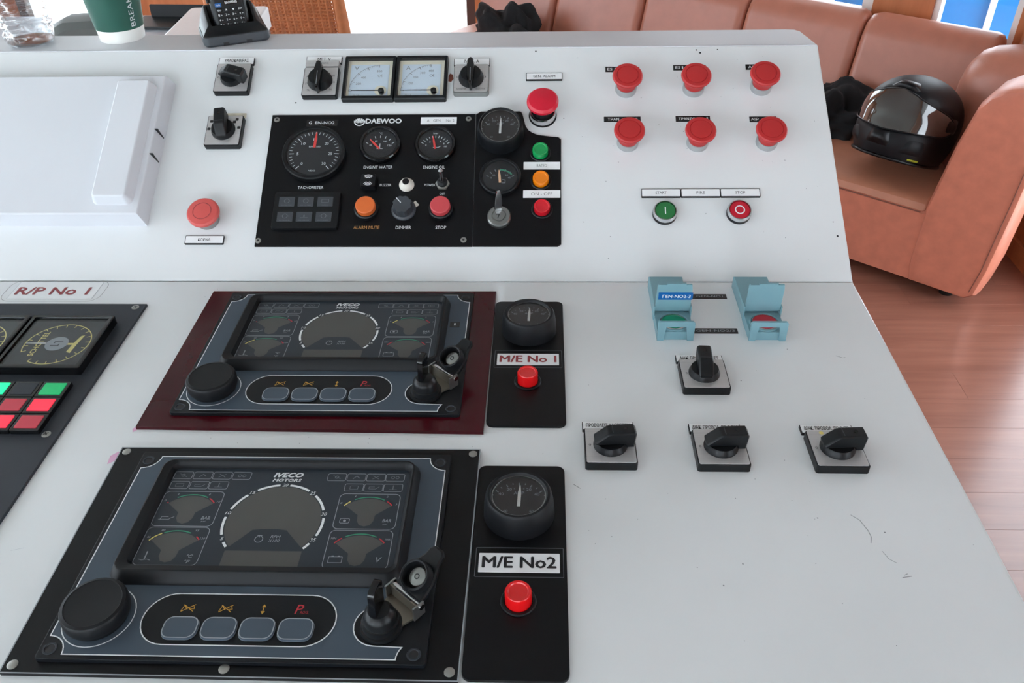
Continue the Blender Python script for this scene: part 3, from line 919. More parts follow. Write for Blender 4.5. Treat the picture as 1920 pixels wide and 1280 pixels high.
# ------------------------------------------------------------------ ammeter side panel
sp = thing('ammeter_side_panel', 'black side panel with two gauges, a key switch and green, orange and red lamps', 'instrument panel', 'U', 0, 0)
MB().slab([(-50.0, 47.0), (56, 47.0), (60.4, 50), (61.0, 205), (57.7, 208.6), (41.3, 210.6), (30, 212.5), (23.7, 215.5), (18, 220), (14.2, 227), (10.4, 244), (8.5, 248.6), (5.7, 250), (-46, 250), (-50.5, 246.5), (-52.0, 245.5)], 0, 2.4, 0.3).build('face_plate', 'black_plate', sp)
def ammeter(parent, cx, cy, z0, h=24.0, ang=90, ri=22.5, ro=30.0):
    g = MB().lathe([(ro + 0.8, z0), (ro, z0 + h * 0.55), (ro - 1.4, z0 + h * 0.9), (ro - 3.2, z0 + h), (ri + 1.6, z0 + h), (ri, z0 + h - 2.4), (ri, z0 + h - 6)], cx, cy, 48).build('ammeter', 'black_soft', parent)
    zd = z0 + h - 5.0
    MB().flat(circ(cx, cy, ri + 0.2, 40), zd).build('dial', 'dial_brown', g, 0)
    MB().ring(cx, cy, ri - 0.6, ri + 0.4, z0 + h - 2.2).build('chrome_rim', 'zinc', g, 0)
    mb = MB()
    yy = cy - 9
    for k in range(13):
        a = 165 - k * 12.5
        mb.tick(cx, yy, 23.0 if k % 2 == 0 else 24.2, 26, a, 0.75, zd + 0.15)
    for a, s in ((140, '40'), (115, '20'), (65, '20'), (40, '40')):
        mb.text(s, cx + 20 * math.cos(R(a)), yy + 20 * math.sin(R(a)), 4.4, 3.2, zd + 0.15)
    mb.text('AMP', cx, yy + 14, 9, 3.4, zd + 0.15)
    mb.text('60', cx - 11, cy - 15.5, 3.6, 2.6, zd + 0.15)
    mb.text('60', cx + 11, cy - 15.5, 3.6, 2.6, zd + 0.15)
    mb.text('-', cx - 4, yy + 19, 1.2, 0.5, zd + 0.15)
    mb.text('+', cx + 4, yy + 19, 1.6, 1.6, zd + 0.15)
    mb.build('dial_print', 'print_soft', g, 0)
    needle(g, cx, yy - 2, 0, 24, ang, 2.8, zd + 1.0, 'needle_white')
    gauge_glass(g, cx, cy, ri - 0.5, zd + 2.6)
    return g
ammeter(sp, -18.4, 212.8, 2.4, 22.0, 88, 24.6, 30.0)
g, zd = round_gauge(sp, 'fuel_gauge', -17.5, 145.6, 27.0, 2.4, 7.0, 'dial_black', lip=0.85, m='black_plastic')
cx, cy = -17.5, 145.6
mb = MB()
for k in range(7):
    mb.tick(cx, cy - 8, 17, 20.5, 150 - k * 20, 0.9, zd + 0.15)
for a, s in ((150, '0'), (128, '20'), (52, '30'), (30, '40')):
    mb.text(s, cx + 13.5 * math.cos(R(a)), cy - 8 + 13.5 * math.sin(R(a)), 1.8 * len(s), 2.6, zd + 0.15)
mb.line([(cx + 2, cy - 9), (cx + 6.5, cy - 9), (cx + 6.5, cy - 4.5), (cx + 2.5, cy - 4)], 0.7, zd + 0.15)
mb.build('dial_print', 'print_soft', g, 0)
MB().ring(cx, cy - 8, 17.8, 19.8, zd + 0.2, 38, 92, 16).build('green_arc', 'print_green', g, 0)
needle(g, cx, cy - 9, 0, 19, 95, 3.0, zd + 1.0, 'needle_orange')
gauge_glass(g, cx, cy, 22.4, zd + 2.2)
ks = MB().lathe([(15, 2.4), (15, 7.5), (13.6, 9.4), (9.2, 9.6), (8.4, 8.6), (7.6, 8.6), (7.4, 10), (0, 10.2)], -17.6, 86.5, 36).build('key_switch', 'zinc', sp)
kb = [(-2.5, 0), (2.5, 0), (4.6, 7), (5.2, 18), (4.4, 30), (2.4, 38), (-1.4, 38), (-3.6, 30), (-4.8, 18), (-4.6, 7)]
mb = MB().slab(kb, -0.9, 0.9, 0.3)
KM = Matrix.Translation((-0.0186, 0.0880, 0.0095)) @ Matrix.Rotation(R(30), 4, 'Z') @ Matrix.Rotation(R(76), 4, 'X') @ Matrix.Rotation(R(-10), 4, 'Z')
mb.v = [tuple(KM @ Vector(p)) for p in mb.v]
mb.build('key', 'chrome', ks)
MB().line([(-18.8, 82.5), (-16.4, 90.5)], 1.2, 10.4).build('key_slot', 'print_black', ks, 0)
lamp(sp, 33.9, 184.0, 10.4, 2.4, 10, 'green_lens', 'green_lamp')
lamp(sp, 34.8, 141.6, 10.4, 2.4, 9, 'orange_lens', 'orange_lamp')
lamp(sp, 36.4, 99.4, 10.4, 2.4, 9, 'red_lens_dark', 'red_lamp')
for y, s, w in ((164.3, 'RATED', 13), (121.8, 'ON - OFF', 27)):
    st = MB().slab(rrect(36.0, y, 47.4, 11.2, 0.4, 2), 2.4, 2.9).build('paper_label', 'label_white', sp)
    lettering(st, [(s, 36.0, y, w, 4.4)], 'print_grey', z=3.05)

# ------------------------------------------------------------------ emergency stops with embossed tapes
def tape(frame, x0, x1, y0, y1, items, label, m='tape_black', rot=0.0, tm='print_white', z=0.0):
    cx, cy = (x0 + x1) / 2, (y0 + y1) / 2
    t = thing('embossed_tape', label, 'label', frame, cx, cy, z, rot)
    MB().slab(rrect(0, 0, x1 - x0, y1 - y0, 0.3, 1), 0, 0.4).build('tape_strip', m, t)
    lettering(t, [(s, dx - cx, 0, w, 4.0, dict(bold=0.02)) for s, dx, w in items], tm, z=0.55)
    return t
tape('U', 122, 168, 315.2, 324.2, [('ES', 128, 6.5), ('-', 135.5, 1.6)], 'black tape reading ES- behind the upper left emergency stop', rot=-1)
tape('U', 213.8, 258, 317.4, 326.3, [('ES', 220, 6.5), ('-', 226.5, 1.6), ('3', 232, 3)], 'black tape reading ES-3 behind the upper middle emergency stop', rot=-0.5)
tape('U', 311.4, 345, 317.6, 326.6, [('ΑΙ', 318, 6)], 'black tape reading AI behind the upper right emergency stop')
tape('U', 118, 166.5, 233.6, 242.0, [('ΤΡΑΝ', 130.5, 15), ('2', 161, 3)], 'black tape reading TRAN 2 behind the lower left emergency stop')
tape('U', 212.6, 257.7, 233.6, 242.4, [('ΤΡΑΝΣΦ', 227.5, 22), ('1', 254, 1.6)], 'black tape reading TRANSF 1 behind the lower middle emergency stop')
tape('U', 309.2, 344.4, 232.2, 241.0, [('ΑΙΡ', 316, 10)], 'black tape reading AIR behind the lower right emergency stop')
for x, v, w in ((148.5, 286.5, 'upper left'), (238.5, 286.5, 'upper middle'), (328.5, 288.5, 'upper right'), (148, 200.5, 'lower left'), (238.5, 200.0, 'lower middle'), (328, 200.5, 'lower right')):
    estop(x, v, 'red mushroom emergency stop button, %s of the six' % w)

# fire pump start and stop
for x0, s, w in ((162.6, 'START', 14), (212.6, 'FIRE', 10.5), (262.4, 'STOP', 12.5)):
    label_plate('U', x0 + 24.9, 123.2, 49.7, 12.4, s, 'white engraved plate reading %s above the fire pump buttons' % s, w, 4.0)
def push(x, v, m_, sym, label):
    t = thing('push_button', label, 'button', 'U', x, v, 0, 0, 'fire pump push buttons')
    MB().lathe([(15.2, 0), (15.2, 5), (14.6, 5.5), (12, 5.5)], 0, 0, 36).build('base_ring', 'black_plastic', t)
    MB().frame([(circ(0, 0, 15.0, 40), 4.5), (circ(0, 0, 15.0, 40), 8.5), (circ(0, 0, 14.0, 40), 10.6), (circ(0, 0, 13.2, 40), 10.8), (circ(0, 0, 12.6, 40), 9.0), (circ(0, 0, 12.6, 40), 4.5)]).build('chrome_bezel', 'chrome', t)
    MB().lathe([(12.6, 5), (12.5, 9.4), (11.8, 10), (0, 10.1)], 0, 0, 36).build('button_face', m_, t)
    mb = MB()
    if sym == 'I':
        mb.slab(rrect(0, 0, 1.3, 10, 0.5, 2), 10.1, 10.3)
    else:
        mb.ring(0, 0, 4.8, 6.2, 10.3)
    mb.build('symbol', 'print_white', t, 0)
push(190.5, 93.0, 'green_button', 'I', 'green round push button marked I in a chrome ring')
push(282.8, 93.8, 'red_button', 'O', 'red round push button marked O in a chrome ring')

# ------------------------------------------------------------------ lower panel: engine monitors
def engine_monitor(x, y, backing, bm, label, number=None, holes=(), edge=False):
    t = thing('engine_monitor', label, 'instrument panel', 'L', x, y, 0, 0, 'engine monitor panels')
    # backing plate
    MB().slab(backing, 0, 4.0, 0.5).build('backing_plate', bm, t)
    if edge:
        MB().line(backing, 1.0, 4.2, True).build('plate_edge', 'print_soft', t, 0)
    for hx, hy in holes:
        screw(t, hx, hy, 4.0, 4.0, cross=False, name='rivet')
    zb = 8.0
    MB().slab(rrect(0.5, 1.2, 290, 217, 2.5, 3), 4.0, zb, 0.8).build('housing', 'unit_black', t)
    for hx, hy in ((-136, 98.7), (136, 98.7), (136, -98.7), (-136, -98.7)):
        h_ = MB().lathe([(5.4, zb), (5.2, zb + 0.5), (4.0, zb + 0.5), (3.4, zb - 0.2), (0, zb - 0.2)], hx, hy, 20).build('mounting_hole', 'black_plate_matte', t)
        MB().ring(hx, hy, 0, 3.4, zb + 0.05, 0, 360, 16).build('hole', 'print_black', h_, 0)
    # grey faceplate with notched corners and the cut-out round the key switch
    def notch(cx_, cy_, a0, a1, r=15.5, n=8):
        return [(cx_ + r * math.cos(R(a0 + (a1 - a0) * k / n)), cy_ + r * math.sin(R(a0 + (a1 - a0) * k / n))) for k in range(n + 1)]
    face = []
    face += notch(-140.5, -103.5, 90, 0, 15.5)
    face += [(123, -103.5)] + notch(140, -103.5, 180, 143, 17, 4)
    face += [(105, -92.5)] + notch(105, -75, 270, 90, 17.5, 12) + [(118, -48), (141.5, -6)]
    face += notch(141.5, 103.5, -90, -180, 15)
    face += notch(-139.5, 103.5, 0, -90, 15)
    face = [p for i, p in enumerate(face) if i == 0 or (Vector(p) - Vector(face[i - 1])).length > 0.05]
    zf = zb + 0.3
    MB().slab(face, zb - 0.1, zf).build('faceplate', 'unit_grey', t)
    MB().line(face, 0.9, zf + 0.12, True).build('outline', 'print_white', t, 0)
    # display hood and screen
    bo = rrect(1.0, 26.5, 238, 135, 12, 6)
    b1 = rrect(1.0, 27.5, 230, 126, 10, 6)
    b2 = rrect(3.5, 29.3, 214, 111, 5, 6)
    hood = MB().frame([(bo, zf), (inset(bo, 0.6), zf + 3), (b1, zf + 10), (inset(b1, 1.5), zf + 10.6), (inset(b2, -2.0), zf + 9.0), (b2, zf + 4), (b2, zf)]).build('display_hood', 'black_soft', t)
    zs = zf + 3.6
    scr = MB().flat(inset(b2, -0.5), zs).build('screen', 'screen', t, 0)
    zp = zs + 0.15
    # lcd fields
    ax, ay = 1.3, 22.5
    mb = MB()
    pts = circ(ax, ay, 40.5, 40, -42, 222, False)
    pts += [(-14, 13.5), (-5, 14.6), (7, 14.6), (15, 13.5)]
    mb.flat(pts, zp - 0.08)
    mb.flat([(-31, -8.5), (33, -8.5), (33, -24.0), (-31, -24.0)], zp - 0.08)
    mb.build('lcd_field', 'lcd', scr, 0)
    boxes = ((-76.5, 36.5), (-76.5, -4.4), (79.5, 35.6), (79.0, -5.6))
    for bx, by in boxes:
        mb = MB()
        fan = [(-20.5, 6.5)] + [(23.5 * math.cos(R(a)), -4.5 + 19.0 * math.sin(R(a))) for a in range(146, 30, -10)] + [(20.5, 6.5), (7.5, -4.5), (7.0, -11), (4.5, -15.5), (0, -17), (-4.5, -15.5), (-7.0, -11), (-7.5, -4.5)]
        mb.flat([(bx + px, by + py) for px, py in fan[::-1]], zp - 0.08)
        mb.build('lcd_field', 'lcd', scr, 0)
    # rev counter
    mb = MB()
    angs = [206.0, 167.3, 128.6, 89.9, 51.2, 12.5, -26.2]
    ends = [220.0] + angs + [-41.5]
    for i in range(len(ends) - 1):
        a0, a1 = ends[i] - (6.0 if i > 0 else 0), ends[i + 1] + (6.0 if i < len(ends) - 2 else 0)
        if a0 - a1 > 1.5:
            mb.ring(ax, ay, 41.4, 43.6, zp, a1, a0, 14)
    for a, s in zip(angs, ('5', '10', '15', '20', '25', '30', '35')):
        mb.text(s, ax + 42.6 * math.cos(R(a)), ay + 42.6 * math.sin(R(a)), 2.5 * len(s), 3.5, zp, shear=0.2)
    mb.text('IVECO', 1.5, 77.3, 26, 5.4, zp, bold=0.07, shear=0.25)
    mb.text('MOTORS', 1.5, 70.9, 25.8, 3.2, zp, bold=0.06, shear=0.25)
    mb.build('rev_counter_print', 'print_white', scr, 0, 'stuff')
    mb = MB()
    mb.text('RPM', 7.5, 6.4, 8.5, 2.8, zp, shear=0.2).text('X100', 7.0, 2.2, 9.5, 2.8, zp, shear=0.2)
    mb.ring(-6, 3.6, 3.0, 3.6, zp, 110, 430, 18).line([(-8, 7.5), (-4, 7.5)], 0.7, zp).line([(-6, 7.5), (-6, 5.5)], 0.5, zp)
    for (bx, by), un in zip(boxes, ('BAR', '°C', 'BAR', 'V')):
        mb.text(un, bx + 18.5, by - 10.5, {'BAR': 7.5, '°C': 5, 'V': 4.6}[un], 3.4 if un != 'V' else 5, zp, shear=0.2, bold=0.01)
        if un == 'BAR':
            mb.text('psi', bx + 17.5, by - 14.4, 4, 1.8, zp, shear=0.2)
        if un == '°C':
            mb.text('°F', bx + 18, by - 16, 4.6, 3.4, zp, shear=0.2)
    for k, (bx, by) in enumerate(boxes):
        if k == 0:
            mb.line([(bx - 22, by - 12.5), (bx - 13, by - 12.5), (bx - 12, by - 11), (bx - 9, by - 9.5)], 0.5, zp).line([(bx - 20.5, by - 12.5), (bx - 20, by - 9.5), (bx - 14, by - 9.5)], 0.5, zp)
        elif k == 1:
            mb.line([(bx - 18, by - 14), (bx - 18, by - 6)], 1.0, zp).line([(bx - 23, by - 14), (bx - 20, by - 15), (bx - 16, by - 14), (bx - 13, by - 15)], 0.5, zp)
        elif k == 2:
            mb.line(rrect(bx - 17.5, by - 11, 8, 5, 1, 2), 0.5, zp, True).ring(bx - 17.5, by - 11, 0, 1.3, zp, 0, 360, 10)
        else:
            mb.line(rrect(bx - 17, by - 11, 11, 6, 0.3, 1), 0.5, zp, True).line([(bx - 20.5, by - 7.3), (bx - 18.5, by - 7.3)], 1.0, zp).line([(bx - 15.5, by - 7.3), (bx - 13.5, by - 7.3)], 1.0, zp)
    mb.build('symbol_print', 'print_soft', scr, 0, 'stuff')
    # frames round the telltales and the four small gauges
    mb = MB()
    tt = [(-94.4, 76), (-76.5, 76), (-58.7, 76), (-40.9, 76), (-93.9, 64), (-76.1, 64), (-58.5, 64), (45.6, 75.4), (63.3, 75.4), (80.9, 75.4), (98.2, 75.4), (63.2, 63), (80.6, 63), (98.0, 63)]
    for px, py in tt:
        mb.line(rrect(px, py, 16.6, 8.8, 1.5, 3), 0.45, zp, True)
    for bx, by in boxes:
        mb.line(rrect(bx, by, 53, 39.6, 4.5, 4), 0.55, zp, True)
    mb.build('frame_print', 'print_soft', scr, 0, 'stuff')
    mb = MB()
    for k, (px, py) in enumerate(tt):
        j = k % 7
        if j == 0:
            mb.ring(px, py, 1.2, 1.9, zp, 0, 360, 12).line([(px - 3.5, py + 2), (px + 3.5, py - 2)], 0.5, zp)
        elif j == 1:
            mb.line([(px - 3, py - 2), (px, py + 1.5), (px + 3, py - 1)], 0.8, zp)
        elif j == 2:
            mb.line([(px - 3, py - 2), (px + 3, py + 2)], 0.6, zp).line([(px - 3, py + 2), (px + 3, py - 2)], 0.6, zp)
        elif j == 3:
            mb.ring(px - 2.0, py, 1.2, 1.8, zp, 0, 360, 12).ring(px + 2.0, py, 1.2, 1.8, zp, 0, 360, 12)
        elif j == 4:
            mb.line(rrect(px, py, 7, 4, 0.3, 1), 0.5, zp, True)
        elif j == 5:
            mb.line([(px - 4, py - 1.5), (px + 2, py - 1.5), (px + 5, py + 1.2)], 0.6, zp).line([(px - 4, py - 1.5), (px - 4, py + 1), (px + 1, py + 1)], 0.5, zp)
        else:
            mb.line([(px, py - 2), (px, py + 3)], 0.8, zp).line([(px - 3.5, py - 2), (px + 3.5, py - 2)], 0.5, zp)
    mb.build('telltale_print', 'print_dim', scr, 0, 'stuff')
    # coloured arcs
    for m_, arcs in (('print_green', ((0, 57, 125), (1, 62, 118), (2, 57, 122), (3, 57, 123))), ('print_red', ((0, 32, 52), (1, 32, 44), (2, 32, 50), (3, 32, 50), (3, 130, 150), (0, 146, 150))), ('print_yellow', ((1, 122, 152), (2, 132, 150)))):
        mb = MB()
        for k, a0, a1 in arcs:
            bx, by = boxes[k]
            P_ = [(bx + 24.2 * math.cos(R(a0 + (a1 - a0) * q / 10)), by - 4.0 + 20.0 * math.sin(R(a0 + (a1 - a0) * q / 10))) for q in range(11)]
            mb.line(P_, 1.1, zp)
        mb.build(m_.split('_')[1] + '_scale_arc', m_, scr, 0, 'stuff')
    mb = MB()
    for k, (bx, by) in enumerate(boxes):
        for s, dx, dy in ((('0', -23.5, 9), ('4', -14.5, 16.5), ('8', 13.5, 16.5), ('10', 24, 8)), (('40', -23, 9), ('80', -13, 16.5), ('95', 16, 16.5), ('120', 23, 8)), (('0', -24, 9), ('1', -13, 16.8), ('2', 15, 16.8), ('3', 24, 8)), (('MIN', -22.5, 11), ('MAX', 23, 10.5)))[k]:
            mb.text(s, bx + dx, by + dy, 1.5 * len(s), 2.0, zp, shear=0.2)
    mb.build('scale_print', 'print_soft', scr, 0, 'stuff')
    # cap
    kc = MB().lathe([(22, zf), (22, zf + 3), (24.6, zf + 5), (25.2, zf + 8), (25.0, zf + 14), (23.8, zf + 16.2), (21.4, zf + 17), (20.8, zf + 16.6), (0, zf + 16.4)], -110.5, -70.5, 44).build('round_cap', 'black_soft', t)
    MB().ring(-110.5, -70.5, 26.6, 27.4, zf + 0.15).build('cap_outline', 'print_white', t, 0)
    # push keys in their black oval
    pill = rrect(-1.5, -71.6, 149.5, 45.4, 22.6, 8)
    MB().slab(pill, zf, zf + 0.3).build('key_field', 'unit_black', t)
    MB().line(pill, 0.9, zf + 0.45, True).build('key_field_outline', 'print_white', t, 0)
    for px in (-43.5, -14.0, 15.2, 44.6):
        kp = rrect(px, -80.6, 26.8, 19.2, 7, 5)
        b_ = MB().slab(kp, zf + 0.3, zf + 2.6, 0.6).build('key', 'unit_grey', t)
        MB().line(inset(kp, 0.7), 0.8, zf + 2.75, True).line(kp, 0.5, zf + 0.6, True).build('key_outline', 'print_soft', b_, 0)
    z = zf + 0.45
    mb = MB()
    for px in (-43.8, -14.2):
        y_ = -62.2
        mb.line([(px - 5, y_ - 3.2), (px + 5, y_ + 3.4)], 0.6, z).line([(px - 4, y_ + 3.2), (px + 4.5, y_ - 3)], 0.6, z)
        mb.line([(px - 5, y_ - 2.6), (px - 3.5, y_ + 2.6), (px - 0.5, y_ - 1.2)], 0.5, z).line([(px + 1, y_ - 1), (px + 5, y_ - 0.4), (px + 4, y_ + 1.8)], 0.5, z)
    mb.line([(15, -65), (15, -59.5)], 0.7, z).flat([(13.3, -60.4), (16.7, -60.4), (15, -57.8)], z).flat([(13.3, -64), (15, -66.8), (16.7, -64)], z)
    mb.build('key_symbols', 'print_orange', t, 0, 'stuff')
    MB().text('P', 43.0, -61.8, 6.4, 8.4, z, shear=0.2).text('ROG.', 47.4, -64.6, 6.6, 2.4, z, shear=0.2).build('program_symbol', 'print_red', t, 0)
    if number:
        nt_ = MB().slab(rrect(128, 43.5, 11, 9.6, 0.4, 1), zf, zf + 0.4).build('number_tag', 'tape_black', t)
        MB().text(number, 128, 43.5, 1.6, 4.4, zf + 0.55, bold=0.02).build('lettering', 'print_white', nt_, 0)
    # key switch with hinged dust cover
    kx, ky = 108.5, -75.0
    k_ = MB().lathe([(16.4, zf), (16.0, zf + 3), (14.4, zf + 3.4), (14.0, zf + 8), (12.6, zf + 8.6), (12.0, zf + 14), (11.0, zf + 17), (8.2, zf + 19.6), (0, zf + 20.6)], kx, ky, 40).build('key_switch', 'black_plastic', t)
    fob = rrect(0, 14, 17, 30, 5, 4)
    mb = MB().slab(fob, -2.6, 2.6, 1.0)
    KM_ = Matrix.Translation(((kx - 1) / 1000, (ky + 1) / 1000, (zf + 18.0) / 1000)) @ Matrix.Rotation(R(78), 4, 'Z') @ Matrix.Rotation(R(92), 4, 'X')
    mb.v = [tuple(KM_ @ Vector(p)) for p in mb.v]
    mb.build('key_fob', 'black_gloss', k_)
    # hinge bracket, turned so that its long side faces the key
    ha = R(49)
    hc, hs = math.cos(ha), math.sin(ha)
    def H2(u, w):     # u towards the cover, w along the hinge
        return (kx + u * hc + w * hs, ky + u * hs - w * hc)
    br = MB()
    lo = [H2(10, -13), H2(24, -16), H2(24, 16), H2(10, 13)]
    br.slab(lo[::-1] if False else [lo[0], lo[3], lo[2], lo[1]], zf + 1, zf + 3)
    brk = br.build('hinge_bracket', 'bracket_metal', t)
    wl = [H2(23, -16), H2(23, 16), H2(25, 16), H2(25, -16)]
    MB().slab(wl, zf + 1, zf + 14, 0.6).build('hinge_wall', 'bracket_metal', brk)
    MB().slab([H2(23.4, -9), H2(23.4, 9), H2(24.6, 9), H2(24.6, -9)], zf + 13.9, zf + 14.15).build('spring_slot', 'print_black', brk, 0)
    for w in (-16.5, 15):
        ear = [H2(19, w), H2(19, w + 1.6), H2(30, w + 1.6), H2(30, w)]
        MB().slab(ear, zf + 1, zf + 15, 0.5).build('hinge_ear', 'zinc', brk)
    pa, pb = H2(27, -17.5), H2(27, 17.5)
    MB().tube([(pa[0], pa[1], zf + 11), (pb[0], pb[1], zf + 11)], 2.6, 12).build('hinge_pin', 'chrome', brk)
    tl = R(30)
    def fl(u, w, h_):        # the open cover leans up from its hinge
        a = H2(27 + (u - 27) * math.cos(tl) - h_ * math.sin(tl), w)
        return (a[0], a[1], zf + 8 + (u - 27) * math.sin(tl) + h_ * math.cos(tl))
    out = [(27, -14), (36, -15), (46, -14.5), (54, -11.5), (61, -8), (67, -7.5), (70.5, -4), (70.5, 4), (67, 7.5), (61, 8), (54, 11.5), (46, 14.5), (36, 15), (27, 14)]
    oi_ = inset(out, 1.4)
    fc = MB().loft([[fl(u, w, 0) for u, w in out], [fl(u, w, 2.6) for u, w in out], [fl(u, w, 3.6) for u, w in oi_]]).build('dust_cover', 'black_plastic', t)
    loops_ = []
    for r_, h_ in ((12.8, 3.0), (12.2, 11), (11.4, 11.8), (10.2, 11), (9.8, 4), (9.8, 3.0)):
        loops_.append([fl(44 + px, py, h_) for px, py in circ(0, 0, r_, 36)])
    MB().loft(loops_, ring=True).build('sealing_cup', 'black_soft', fc)
    MB().loft([[fl(44 + px, py, h_) for px, py in circ(0, 0, r_, 24)] for r_, h_ in ((7.4, 3.4), (7.0, 5.4), (2.4, 6.0), (0.05, 6.0))]).build('cup_insert', 'zinc', fc)
    MB().loft([[fl(44 + px, py, 6.2) for px, py in circ(0, 0, r_, 16)] for r_ in (1.4, 2.3)], False, False).build('insert_mark', 'print_black', fc, 0)
    return t

bk1 = [(-172.8, -124), (169.8, -127.5), (171.2, 119.2), (-171.5, 118.4)]
engine_monitor(-188.9, -148.0, bk1, 'maroon', 'grey engine monitor with a dark screen on a dark red acrylic backing plate', '1')
bk2 = [(-167, -116.4), (169.6, -117), (171.5, 120.5), (-170.5, 119.5)]
engine_monitor(-192.0, -420.9, bk2, 'black_plate', 'grey engine monitor with a dark screen on a black backing plate, nearest the camera', None,
               holes=((-164, 113.5), (165, 114.5), (163, -110), (-160, -110), (-2, -110.5)), edge=True)

# ------------------------------------------------------------------ ammeter plates M/E
def me_plate(y0, name, m_, label, ax_, xoff):
    t = thing('ammeter_plate', label, 'instrument panel', 'L', xoff, y0, 0, 0, 'main engine ammeter plates')
    MB().slab(rrect(0, -108, 78.5, 216, 7, 5), 0, 3.0, 0.5).build('face_plate', 'black_plate', t)
    ammeter(t, ax_, -57, 3.0, 24.0, 88, 23.0, 30.0)
    MB().line(rrect(0.5, -110.5, 72, 29.5, 0.6, 2), 0.5, 3.15, True).build('label_frame', 'print_dim', t, 0)
    st = MB().slab(rrect(0.3, -111.2, 66.3, 19.2, 0.5, 2), 3.0, 3.4).build('paper_label', 'label_white', t)
    MB().text(name, 0.3, -110.8, 60, 11.2, 3.55, bold=0.04).build('lettering', m_, st, 0)
    lamp(t, 0.6, -148.5, 10.6, 3.0, 13.5, 'red_lens', 'red_lamp', 3.6)
    return t
me_plate(-49.5, 'M/E No 1', 'print_maroon', 'black plate with an ammeter and red lamp labelled M/E No 1', 0.5, 21.8)
me_plate(-320.0, 'M/E No2', 'print_black', 'black plate with an ammeter and red lamp labelled M/E No2', -1.0, 18.8)

# ------------------------------------------------------------------ rudder propeller panel at the left edge
t = thing('sticker', 'clear sticker reading R/P No 1 in dark red letters', 'label', 'L', -560, -24)
MB().line(rrect(0, 0, 123, 46, 14, 5), 0.5, 0.12, True).build('film_edge', 'print_grey', t, 0)
MB().slab(rrect(0.5, 0.2, 105, 37.5, 0.6, 2), 0.0, 0.25).build('paper_strip', 'label_white', t)
MB().line(rrect(0.5, 0.2, 105, 37.5, 0.6, 2), 0.3, 0.4, True).build('strip_edge', 'print_soft', t, 0)
MB().text('R/P No 1', -2, -0.8, 90, 16, 0.45, bold=0.035).build('lettering', 'print_maroon', t, 0)
rp = thing('thruster_panel', 'dark grey thruster panel with square dials and lit green and red keys at left edge', 'instrument panel', 'L', -432.5, -56.5)
MB().slab([(-400, -520), (-3, -520), (0, 0), (-400, 0)], 0, 3.2, 0.4).build('face_plate', 'black_plate_matte', rp)
for sx, sy in ((-10.8, -7.8), (-13.2, -226.8)):
    screw(rp, sx, sy, 3.2, 4.4)
for k, gx in enumerate((-67.0, -165.0)):
    o0, i0 = rrect(gx, -86.5, 95, 96, 1.5, 2), rrect(gx, -86.5, 86, 87, 1, 2)
    g = MB().frame([(o0, 3.2), (o0, 12.6), (inset(o0, 1.0), 13.6), (i0, 13.6), (inset(i0, 0.6), 11.0), (inset(i0, 0.6), 3.2)]).build('square_dial', 'black_gloss', rp)
    MB().flat(i0, 8.0).build('dial', 'dial_black', g, 0)
    mb = MB()
    mb.ring(gx, -86.5, 35.4, 36.6, 8.15, -120, 205, 60)
    for a in range(-120, 210, 18):
        mb.tick(gx, -86.5, 31, 36, a, 0.9, 8.2)
    mb.text('SCHOTTEL', gx - 20, -86.5, 44, 6, 8.2, rot=90, bold=0.03)
    mb.slab(rrect(gx + 12, -86.5, 16, 3.2, 0.5, 1), 8.1, 8.25)
    mb.flat([(gx + 18, -86.5), (gx + 21, -72), (gx + 25, -70), (gx + 23, -86.5)], 8.2).flat([(gx + 18, -86.5), (gx + 23, -86.5), (gx + 22, -103), (gx + 17, -101)], 8.2)
    mb.build('dial_print', 'print_yellow', g, 0)
    MB().ring(gx, -86.5, 0, 12.5, 8.4, 0, 360, 30).build('hub_emblem', 'print_soft', g, 0)
    MB().line([(gx - 6, -90), (gx + 3, -90), (gx + 3, -87)], 1.4, 8.6).line([(gx + 6, -83), (gx - 3, -83), (gx - 3, -86)], 1.4, 8.6).build('emblem_mark', 'dial_black', g, 0)
    MB().slab([(gx - 34, -86.9), (gx - 12, -87.6), (gx - 12, -85.4), (gx - 34, -86.1)], 8.9, 9.3).build('needle', 'needle_white', g, 0)
    MB().box(gx - 42.8, gx + 42.8, -129.8, -43.2, 11.4, 11.9).build('glass', 'gauge_glass', g)
cols = [[('lit_green', 0), ('black_plate_matte', 0), ('lit_green_bright', 0), ('lit_green', 0)], [('lit_red', 0), ('lit_red_dim', 0), ('lit_red', 0), ('lit_red_dim', 0)], [('lit_red_dim', 0), ('lit_red', 0), ('lit_red_dim', 0), ('lit_red', 0)]]
for r_ in range(3):
    for c_ in range(4):
        bx, by = -34.5 - 30.0 * c_, -164.2 - 25.2 * r_
        b_ = MB().slab(rrect(bx, by, 29.2, 24.4, 0.8, 2), 3.2, 8.4, 0.8).build('lit_key', 'black_gloss', rp)
        MB().slab(rrect(bx, by, 22.5, 18, 0.6, 2), 8.4, 9.2, 0.4).build('key_lens', cols[r_][c_][0], b_)

